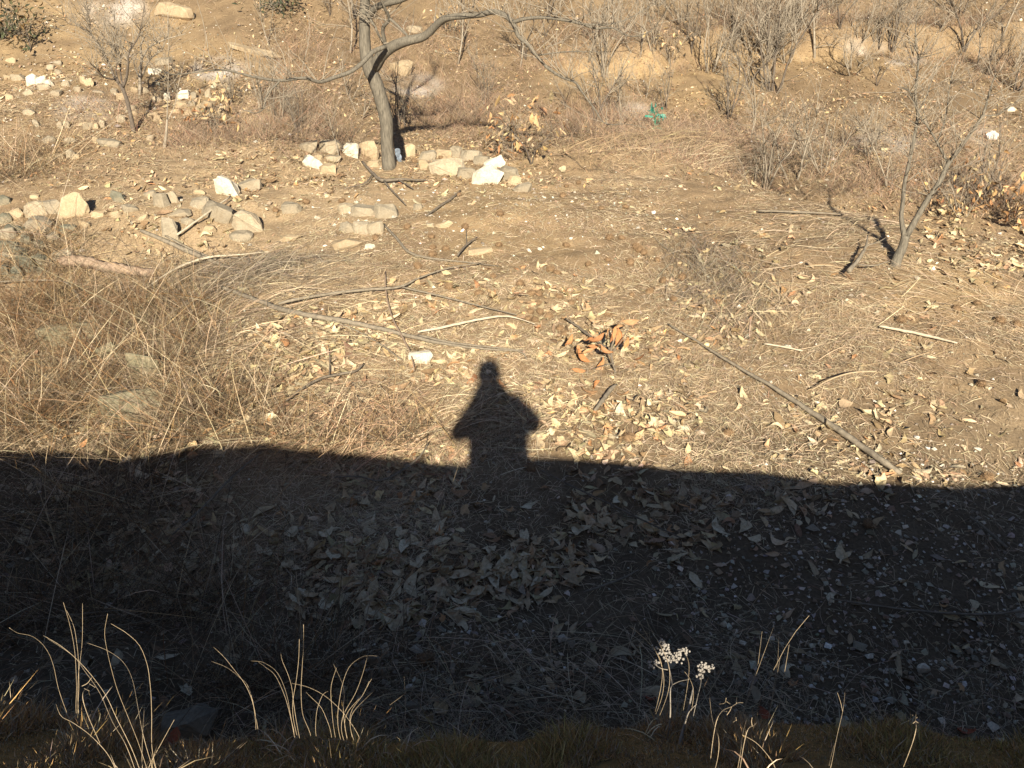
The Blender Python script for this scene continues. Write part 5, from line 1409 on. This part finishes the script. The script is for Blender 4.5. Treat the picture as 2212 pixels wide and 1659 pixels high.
# ------------------------------------------------------------------ litter: plastic scraps, rag at the tree foot
def crumple(name, label, category, c, x_, y_, w_, h_, mat, seed, lobes=3):
    rng = np.random.default_rng(seed)
    p = at_low(*c(x_, y_ + h_ / 2))
    w = px2m(w_, p); h = px2m(h_, p)
    bm = bmesh.new()
    for q in range(lobes):
        r = bmesh.ops.create_icosphere(bm, subdivisions=3, radius=1.0)
        off = Vector((rng.uniform(-.25, .25) * w, rng.uniform(-.1, .1) * w, h * (q + 0.5) / lobes))
        sx = w * 0.5 * rng.uniform(0.55, 0.9); sz = h / lobes * 0.75
        for v_ in r['verts']:
            n_ = v_.co.copy()
            f_ = 1 + 0.5 * float(vnoise(np.array([n_.x * 2.4 + n_.z * 1.3 + q * 7]), np.array([n_.y * 2.4 - n_.z * 1.9]), seed)[0]) + 0.5 * float(vnoise(np.array([n_.x * 6 + n_.z * 4]), np.array([n_.y * 6 - n_.z * 4 + q]), seed + 1)[0])
            v_.co = Vector((n_.x * sx, n_.y * sx * 0.5, n_.z * sz)) * f_ + off
    me = bpy.data.meshes.new(name); bm.to_mesh(me); bm.free()
    o = obj(name, me, mat)
    o.location = p
    tag(o, label, category)
p = at_low(*C3(1200, 1075))
rng = np.random.default_rng(5)
nn = 46
path_ = np.array([on_ray(*C3(x_, y_), p[1] + 0.05) for x_, y_ in [(1175, 900), (1185, 930), (1225, 955), (1195, 985), (1235, 990), (1200, 1020), (1210, 1060)]])
q0 = path_[rng.integers(0, 7, nn)] + rng.normal(0, 0.035, (nn, 3))
q2 = q0 + rng.normal(0, 0.07, (nn, 3)); q1 = (q0 + q2) / 2 + rng.normal(0, 0.06, (nn, 3))
o = obj('plastic_scrap', mesh_np('plastic_scrap', *strips(q0 - p, q1 - p, q2 - p, rng.uniform(0.012, 0.04, nn), pal(nn, [(0.03, 0.20, 0.14), (0.025, 0.15, 0.105), (0.06, 0.25, 0.18)], rng=rng), 4, 1.5, 5)), mat_attr('green_plastic', 0.4, 0.4))
o.location = p
tag(o, 'shredded green plastic net scrap caught on the brush', 'plastic scrap')
crumple('plastic_bag', 'crumpled white plastic bag on the ground near the right border', 'plastic bag', C4, 1935, 1130, 130, 55, mat_plain('white_plastic', (0.46, 0.46, 0.43), 0.4, 0.12, 9), 6, 1)
crumple('rag', 'blue and white rag stuffed beside the chestnut trunk', 'rag', C2, 1172, 1290, 52, 100, mat_plain('blue_rag', (0.16, 0.19, 0.23), 0.8, 0.7, 9), 7, 2)

# ------------------------------------------------------------------ plants on the lip of the bank
def clump(name, label, category, base_px, stalks, y0, mat, group=None, tuft=0, tuft_len=0.12, seed=0, tuft_cols=STRAW, rooted=True):
    b_ = on_ray(*base_px, y0)
    b_[2] = float(height(b_[0], b_[1]))
    root = empty(name, tuple(b_))
    rng = np.random.default_rng(seed)
    for k, pts in enumerate(stalks):
        lean = rng.uniform(-0.02, 0.06)
        P3 = [on_ray(*c(x_, y_), y0 + lean * q) for q, (c, x_, y_, w_) in enumerate(pts)]
        foot = P3[0].copy()
        gz = float(height(foot[0], foot[1]))
        R3 = [px2m(w_, p) / 2 * 0.38 for p, (c, x_, y_, w_) in zip(P3, pts)]
        if (k == 0 or rooted) and foot[2] > gz + 0.01:
            P3 = [np.array([foot[0], foot[1], gz - 0.01])] + P3; R3 = [R3[0]] + R3
        P_, R_ = smooth_line(np.array(P3), R3, len(P3) * 5)
        V_, A_, B_ = tubes([(P_ - b_, R_)], 5)
        obj('stalk', mesh_np('stalk', V_, A_, B_, None, True), mat, root)
    if tuft:
        n = max(6, tuft // 2)
        p0 = np.tile(np.zeros(3), (n, 1)) + rng.normal(0, 0.02, (n, 3)) * np.array([1, 0.7, 0])
        a = rng.uniform(0, 2 * PI, n); L_ = rng.uniform(0.5, 1.1, n) * tuft_len
        d = np.stack([np.cos(a), np.sin(a), np.zeros(n)], -1)
        p1 = p0 + d * (L_ * 0.35)[:, None] + np.array([0, 0, 1]) * (L_ * rng.uniform(0.4, 1.0, n))[:, None]
        p2 = p0 + d * L_[:, None] + np.array([0, 0, 1]) * (L_ * rng.uniform(-0.1, 0.55, n))[:, None]
        o = obj('tuft', mesh_np('tuft', *strips(p0, p1, p2, rng.uniform(0.0015, 0.003, n), pal(n, tuft_cols, rng=rng), 4, 1.0, seed)), M_STRAW, root)
        o['kind'] = 'stuff'
    tag(root, label, category, group)
    return root
S = lambda c, w0, w1, *pts: [(c, x_, y_, w0 + (w1 - w0) * k / max(1, len(pts) - 1)) for k, (x_, y_) in enumerate(pts)]
YC = CREST_Y
clump('grass_clump', 'bright dry grass clump with tall curved stalks at the bottom left', 'grass clump', E1(1130, 1640), [
    S(E1, 13, 8, (1070, 1450), (960, 1230), (880, 1060), (790, 930), (660, 780), (510, 650), (360, 560)),
    S(E1, 11, 7, (1040, 1460), (930, 1270), (830, 1040), (700, 850), (620, 740), (480, 640), (390, 585)),
    S(E1, 11, 7, (1140, 1430), (1060, 1230), (970, 1000), (930, 860), (880, 640), (868, 540), (893, 380)),
    S(E1, 11, 7, (1180, 1350), (1140, 1130), (1100, 930), (1030, 790), (900, 690), (720, 620)),
    S(E1, 12, 8, (1262, 1500), (1258, 1200), (1245, 960), (1215, 780), (1140, 620), (1050, 540), (920, 462)),
    S(E1, 11, 7, (850, 1490), (740, 1380), (600, 1280), (500, 1220), (465, 1130)),
    S(E1, 11, 7, (1180, 1640), (1185, 1350), (1198, 1155)),
    S(E1, 12, 8, (1240, 1640), (1330, 1470), (1445, 1260))], YC + 0.02, M_STALK, 'grass clumps on the bank', 150, 0.10, 1, [(0.30, 0.225, 0.13), (0.22, 0.155, 0.09), (0.36, 0.29, 0.185)])
clump('grass_clump', 'three thin upright grass stalks behind the bright clump at left', 'grass clump', E1(650, 1250), [
    S(E1, 10, 7, (640, 1250), (635, 960), (610, 620), (560, 400), (525, 285)), S(E1, 10, 7, (655, 1250), (655, 950), (640, 650), (600, 450), (550, 350)), S(E1, 10, 7, (660, 1250), (650, 900), (680, 640), (685, 295))], YC + 0.30, M_STALK, 'grass clumps on the bank', 30, 0.10, 2)
clump('grass_clump', 'single bowed grass stalk at the left border', 'grass clump', E1(490, 1050), [
    S(E1, 10, 7, (485, 1000), (440, 800), (400, 700), (330, 610), (250, 560), (150, 540), (75, 495))], YC + 0.30, M_STALK, 'grass clumps on the bank', 16, 0.08, 3)
clump('grass_clump', 'pair of short bent grass stalks right of the bright clump', 'grass clump', E1(2070, 1000), [
    S(E1, 10, 7, (2055, 975), (1990, 910), (1890, 830), (1750, 772)), S(E1, 9, 6, (2010, 930), (1940, 840), (1860, 740), (1770, 655))], YC + 0.30, M_STALK, 'grass clumps on the bank', 16, 0.08, 4)
clump('grass_clump', 'golden grass stalks standing left of the bottom middle', 'grass clump', E2(300, 1300), [
    S(E2, 11, 7, (285, 1290), (230, 1080), (150, 900), (60, 820), (0, 775)), S(E2, 9, 6, (275, 1240), (240, 1050), (170, 880), (60, 790), (-60, 770)), S(E2, 10, 7, (295, 1100), (280, 980), (250, 880), (200, 760), (190, 695)),
    S(E2, 11, 8, (290, 1120), (320, 930), (340, 750), (345, 590)), S(E2, 12, 9, (440, 1390), (375, 1220), (360, 1050), (370, 800), (380, 640), (380, 470))], YC + 0.28, M_STALK, 'grass clumps on the bank', 40, 0.10, 5)
clump('grass_clump', 'spray of curved golden stalks at the bottom middle', 'grass clump', E2(720, 1220), [
    S(E2, 10, 7, (835, 1390), (740, 1240), (640, 1130), (540, 1050), (420, 990), (280, 955)), S(E2, 9, 6, (480, 1300), (510, 1120), (550, 1040), (590, 1020)), S(E2, 9, 6, (575, 1265), (520, 1150), (450, 1080), (400, 1030)),
    S(E2, 9, 6, (615, 1170), (612, 960), (655, 825)), S(E2, 10, 7, (710, 1170), (718, 1040), (690, 930), (620, 780)), S(E2, 10, 7, (670, 1150), (710, 940), (760, 820), (850, 745), (920, 728), (1000, 732)),
    S(E2, 10, 7, (720, 1200), (810, 1040), (870, 880), (908, 740)), S(E2, 9, 6, (750, 1190), (860, 1060), (945, 920)), S(E2, 9, 6, (800, 1185), (900, 1080), (965, 1020)), S(E2, 9, 6, (775, 1195), (880, 1040), (925, 940))], YC + 0.28, M_STALK, 'grass clumps on the bank', 40, 0.10, 6)
clump('grass_clump', 'lone straight stalk with a side twig right of the middle spray', 'grass clump', E2(1220, 1350), [
    S(E2, 9, 5, (1220, 1320), (1225, 1150), (1215, 900)), S(E2, 9, 6, (1225, 1040), (1160, 1090), (1090, 1140))], YC + 0.28, M_STALK, 'grass clumps on the bank', 10, 0.08, 7, rooted=False)
clump('grass_clump', 'fan of thin straight stalks right of the white seed heads', 'grass clump', E4(60, 1100), [
    S(E4, 9, 8, (0, 1180), (90, 930), (170, 780), (280, 580), (430, 395)), S(E4, 8, 6, (150, 900), (175, 720), (180, 540)), S(E4, 8, 6, (215, 950), (240, 780), (265, 635)), S(E4, 8, 6, (-60, 1000), (10, 780), (40, 525)), S(E4, 8, 6, (20, 800), (80, 640), (140, 475)), S(E4, 7, 5, (180, 830), (195, 760), (192, 730))], YC + 0.52, M_STALK, 'grass clumps on the bank', 24, 0.08, 8)
clump('grass_clump', 'forked thin stalk near the bottom right', 'grass clump', E4(620, 1640), [
    S(E4, 11, 8, (610, 1650), (660, 1400), (710, 1180), (728, 1020)), S(E4, 9, 6, (708, 1190), (690, 1110), (665, 1035)), S(E4, 7, 5, (595, 1640), (620, 1530), (650, 1440))], YC + 0.02, M_STALK, 'grass clumps on the bank', 16, 0.06, 9, rooted=False)
clump('grass_clump', 'bent golden stalks leaning right at the bottom edge', 'grass clump', E3(2000, 1600), [
    S(E3, 10, 8, (1900, 1550), (1920, 1390), (1955, 1245)), S(E3, 12, 9, (2190, 1660), (2110, 1530), (2020, 1440), (1920, 1385)), S(E3, 11, 8, (1720, 1400), (1670, 1260), (1645, 1060))], YC + 0.03, M_STALK, 'grass clumps on the bank', 24, 0.07, 10)
clump('grass_clump', 'reddish bent grass tips left of the white seed heads', 'grass clump', E3(1240, 760), [
    S(E3, 9, 6, (1225, 730), (1150, 630), (1080, 560), (990, 490)), S(E3, 9, 6, (1215, 720), (1140, 580), (1060, 440), (1000, 350)), S(E3, 9, 6, (1260, 680), (1190, 560), (1120, 430)), S(E3, 8, 6, (1475, 795), (1460, 740), (1440, 700)), S(E3, 8, 6, (1505, 975), (1470, 900), (1440, 862))], YC + 0.32, M_STALK, 'grass clumps on the bank', 16, 0.08, 11)

# white-seeded weed
M_SEED = mat_plain('seed_head', (0.27, 0.245, 0.215), 0.9, 0.2, 30)
M_WSTEM = mat_bark('pale_stem', (0.17, 0.145, 0.115), (0.30, 0.265, 0.22), 30, (1, 1, 1))
def seedy(name, label, base_px, stems, heads, y0, seed):
    root = clump(name, label, 'weed', base_px, stems, y0, M_WSTEM, 'seeding weeds on the bank', rooted=False)
    b_ = np.array(root.location)
    rng = np.random.default_rng(seed)
    for pts, n in heads:
        bm = bmesh.new()
        P3 = np.array([on_ray(*c(x_, y_), y0 + 0.02) for c, x_, y_ in pts])
        P_, _ = smooth_line(P3, np.ones(len(P3)), n) if len(P3) > 1 else (np.repeat(P3, n, 0), 0)
        for p in P_:
            for q in range(4):
                r = bmesh.ops.create_icosphere(bm, subdivisions=1, radius=rng.uniform(0.0017, 0.0029))
                bmesh.ops.translate(bm, verts=r['verts'], vec=Vector(p - b_ + rng.normal(0, 0.0036, 3)))
        me = bpy.data.meshes.new('seed_head'); bm.to_mesh(me); bm.free()
        obj('seed_head', me, M_SEED, root)
    return root
seedy('seeding_weed', 'branched pale weed with clustered white seed heads at bottom right of centre', E3(1340, 1700), [
    S(E3, 30, 20, (1322, 1200), (1322, 1010), (1335, 960), (1320, 870), (1300, 780), (1270, 700)),
    S(E3, 22, 14, (1300, 845), (1250, 835), (1190, 800)), S(E3, 22, 14, (1335, 970), (1400, 940), (1475, 925))],
    [([(E3, 1215, 640), (E3, 1260, 620), (E3, 1290, 660), (E3, 1300, 700)], 9), ([(E3, 1230, 690), (E3, 1280, 740), (E3, 1320, 760)], 7), ([(E3, 1330, 760), (E3, 1400, 745)], 6), ([(E3, 1370, 720), (E3, 1420, 690), (E3, 1460, 690)], 7), ([(E3, 1150, 800), (E3, 1195, 780)], 4)], YC + 0.30, 3)
clump('dead_weed_stem', 'thick grey dead stem rising from the moss below the white seed heads', 'weed', E3(1390, 1500), [S(E3, 95, 28, (1385, 1500), (1410, 1400), (1445, 1280), (1490, 1090), (1512, 985)), S(E3, 30, 14, (1450, 1270), (1480, 1190), (1540, 1130))], YC + 0.27, M_WSTEM, 'seeding weeds on the bank')
seedy('seeding_weed', 'smaller pale weed with one curled white seed head at its tip', E3(1510, 1250), [S(E3, 14, 13, (1510, 1240), (1550, 1060), (1575, 950), (1578, 850))],
      [([(E3, 1570, 910), (E3, 1575, 860), (E3, 1580, 820)], 6), ([(E3, 1590, 825), (E3, 1630, 830), (E3, 1665, 822)], 6)], YC + 0.30, 4)
# curly ochre sprigs
def sprig(label, c, segs, y0):
    clump('curly_sprig', label, 'sprig', c(*segs[0][0]), [S(c, 15, 11, *s_) for s_ in segs], y0, M_STALK, 'curly sprigs on the bank', rooted=False)
sprig('curly ochre sprig below the smaller pale weed', E3, [[(1720, 1230), (1760, 1180), (1830, 1150), (1880, 1120), (1930, 1118)], [(1790, 1220), (1815, 1185), (1830, 1150)], [(1730, 1160), (1760, 1185), (1790, 1190)], [(1725, 1130), (1770, 1120), (1785, 1080)], [(1870, 1120), (1872, 1070)], [(1790, 1110), (1820, 1130)]], YC + 0.14)
sprig('small curly ochre sprig at the foot of the bent golden stalks', E3, [[(1970, 1330), (2010, 1310), (2040, 1280)], [(2000, 1310), (1995, 1270), (2000, 1240)], [(1840, 1280), (1870, 1260)], [(1870, 1270), (1865, 1240)]], YC + 0.08)
sprig('tiny bright sprig alone near the bottom right', E4, [[(1318, 1325), (1312, 1260), (1318, 1200)], [(1290, 1290), (1310, 1275)], [(1335, 1285), (1312, 1270)], [(1270, 1215), (1290, 1222)], [(1325, 1240), (1312, 1250)]], YC + 0.12)
sprig('curly golden sprig hanging on the tall stalks at left', E1, [[(690, 1030), (730, 990), (760, 950), (810, 950)], [(680, 980), (720, 960), (760, 910)], [(700, 1000), (740, 1020)], [(740, 960), (790, 990)]], YC + 0.2)
# dark red leaves on the lip
for c, x_, y_, l_, lab in [(E1, 1450, 1480, 200, 'dark red fallen leaf beside the bright grass clump'), (E3, 1150, 1110, 110, 'small dark red leaf left of the pale weed stem'), (E4, 60, 1240, 150, 'dark red leaf in the shade near the thin straight stalks'), (E4, 1700, 1380, 170, 'dark red leaf in the shade at the bottom right corner')]:
    p = at(*c(x_, y_)); L_ = px2m(l_, p)
    o = bpy.data.objects.new('red_leaf', ol_me[random.randrange(5)].copy()); COL.objects.link(o)
    o.data.materials.clear(); o.data.materials.append(mat_plain('red_leaf', (0.26, 0.07, 0.03), 0.7, 0.3, 8))
    o.location = p + np.array([0, 0, 0.02]); o.scale = (L_, L_ * 1.5, L_); o.rotation_euler = (0.3, -0.2, random.uniform(0, 6))
    tag(o, lab, 'leaf')

# ------------------------------------------------------------------ the photographer, standing on the path (seen only by his shadow)
def capsule_mesh(name, caps, voxel, mat, parent, smooth_iter=4):
    bm = bmesh.new()
    for a_, b_, ra, rb_ in caps:
        a_, b_ = Vector(a_), Vector(b_)
        n = max(2, int((b_ - a_).length / (min(ra, rb_) * 0.5)) + 1)
        for k in range(n):
            t = k / (n - 1)
            r = bmesh.ops.create_icosphere(bm, subdivisions=2, radius=ra + (rb_ - ra) * t)
            bmesh.ops.translate(bm, verts=r['verts'], vec=a_.lerp(b_, t))
    me = bpy.data.meshes.new(name); bm.to_mesh(me); bm.free()
    o = obj(name, me, mat, parent)
    m = o.modifiers.new('remesh', 'REMESH'); m.mode = 'VOXEL'; m.voxel_size = voxel; m.use_smooth_shade = True
    m = o.modifiers.new('smooth', 'SMOOTH'); m.iterations = smooth_iter; m.factor = 0.5
    return o
FZ = float(height(0.08, -0.17))
person = empty('person', (0.06, -0.17, FZ))
O = Vector((0.06, -0.17, FZ))
def cp(*caps): return [(Vector(a_) - O, Vector(b_) - O, ra, rb_) for a_, b_, ra, rb_ in caps]
hip = FZ + 0.86
head = [((0, -.15, 1.72), (0, -.15, 1.68), .098, .096), ((0, -.13, 1.655), (0, -.11, 1.60), .078, .05), ((0, -.06, 1.67), (0, -.055, 1.657), .018, .016), ((-.096, -.15, 1.685), (-.099, -.15, 1.665), .02, .02), ((.096, -.15, 1.685), (.099, -.15, 1.665), .02, .02), ((0.01, -.16, 1.60), (.04, -.17, 1.42), .058, .065)]
Ls, Le, Lh = (-.09, -.17, 1.405), (-.25, -.08, 1.105), (-.058, -.05, 1.565)
Rs, Re, Rh = (.20, -.17, 1.405), (.33, -.08, 1.20), (.058, -.05, 1.565)
fingers = []
for sgn in (-1, 1):
    for q in range(4):
        z = 1.615 - q * 0.018
        fingers.append(((sgn * .068, -.055, z), (sgn * .058, -.018, z + .004), .0095, .0088))
        fingers.append(((sgn * .058, -.018, z + .004), (sgn * (.040 - 0.004 * (q == 3)), -.014, z + .003), .0088, .0075))
    fingers.append(((sgn * .066, -.062, 1.575), (sgn * .048, -.066, 1.560), .011, .009))
    fingers.append(((sgn * .048, -.066, 1.560), (sgn * .030, -.064, 1.562), .009, .0078))
legs = [((-.02, -.17, hip), (-.03, -.15, FZ + .46), .085, .06), ((-.03, -.15, FZ + .46), (-.03, -.17, FZ + .09), .055, .042), ((.15, -.17, hip), (.16, -.15, FZ + .46), .085, .06), ((.16, -.15, FZ + .46), (.16, -.17, FZ + .09), .055, .042)]
M_SKIN = mat_plain('skin', (0.48, 0.30, 0.21), 0.6, 0.06, 8)
M_JACKET = mat_plain('jacket', (0.05, 0.06, 0.09), 0.8, 0.2, 8)
M_TROUSER = mat_plain('trousers', (0.06, 0.06, 0.065), 0.85, 0.2, 8)
M_SHOE = mat_plain('shoe', (0.03, 0.028, 0.026), 0.5, 0.2, 10)
M_HAIR = mat_plain('hair', (0.015, 0.012, 0.01), 0.6, 0.3, 20)
body = capsule_mesh('body', cp(*head, *fingers, (Ls, Le, .05, .04), (Le, Lh, .038, .026), (Rs, Re, .05, .04), (Re, Rh, .038, .026), (Ls, Rs, .06, .06),
                               ((.06, -.17, 1.34), (.07, -.17, FZ + .95), .12, .12), *legs), 0.007, M_SKIN, person, 2)
capsule_mesh('jacket', cp((Ls, Le, .088, .080), (Le, (-.085, -.075, 1.43), .070, .042), (Rs, Re, .100, .100), (Re, (.085, -.075, 1.43), .080, .042), (Ls, Rs, .085, .085),
                          ((-.04, -.17, 1.33), (-.06, -.17, FZ + .80), .12, .125), ((.17, -.17, 1.33), (.20, -.17, FZ + .80), .12, .125), ((.065, -.17, 1.36), (.07, -.17, FZ + .80), .13, .14), ((.0, -.18, 1.55), (.03, -.18, 1.46), .088, .125)), 0.02, M_JACKET, person)
capsule_mesh('trousers', cp(((-.025, -.17, hip), (-.03, -.15, FZ + .46), .10, .078), ((-.03, -.15, FZ + .46), (-.03, -.17, FZ + .10), .075, .066), ((.155, -.17, hip), (.16, -.15, FZ + .46), .10, .078), ((.16, -.15, FZ + .46), (.16, -.17, FZ + .10), .075, .066)), 0.02, M_TROUSER, person)
for x_ in (-.03, .16):
    capsule_mesh('shoe', cp(((x_, -.20, FZ + .055), (x_, -.03, FZ + .045), .048, .038), ((x_, -.18, FZ + .09), (x_, -.17, FZ + .12), .05, .05)), 0.012, M_SHOE, person)
capsule_mesh('hair', cp(((0, -.16, 1.735), (0, -.17, 1.70), .106, .110), ((0, -.19, 1.66), (0, -.19, 1.61), .095, .075)), 0.012, M_HAIR, person)
tag(person, 'person in dark jacket and trousers holding a camera to the face', 'person')
bm = bmesh.new()
r = bmesh.ops.create_cube(bm, size=1.0, matrix=Matrix.Translation((0, 0, 0)) @ Matrix.Diagonal((0.096, 0.022, 0.058, 1)))
bmesh.ops.bevel(bm, geom=list(bm.edges), offset=0.005, segments=2, affect='EDGES')
me = bpy.data.meshes.new('camera_body'); bm.to_mesh(me); bm.free()
cc = empty('compact_camera', (0, -0.045, 1.60))
M_CAM = mat_plain('camera_metal', (0.30, 0.30, 0.31), 0.35, 0.1, 20)
obj('camera_body', me, M_CAM, cc)
bm = bmesh.new()
bmesh.ops.create_cone(bm, cap_ends=True, segments=28, radius1=0.021, radius2=0.017, depth=0.020, matrix=Matrix.Translation((0, 0.0195, 0)) @ Matrix.Rotation(-PI / 2, 4, 'X'))
me = bpy.data.meshes.new('lens'); bm.to_mesh(me); bm.free()
obj('lens', me, M_CAM, cc)
tag(cc, 'small silver compact camera held up in both hands', 'camera')
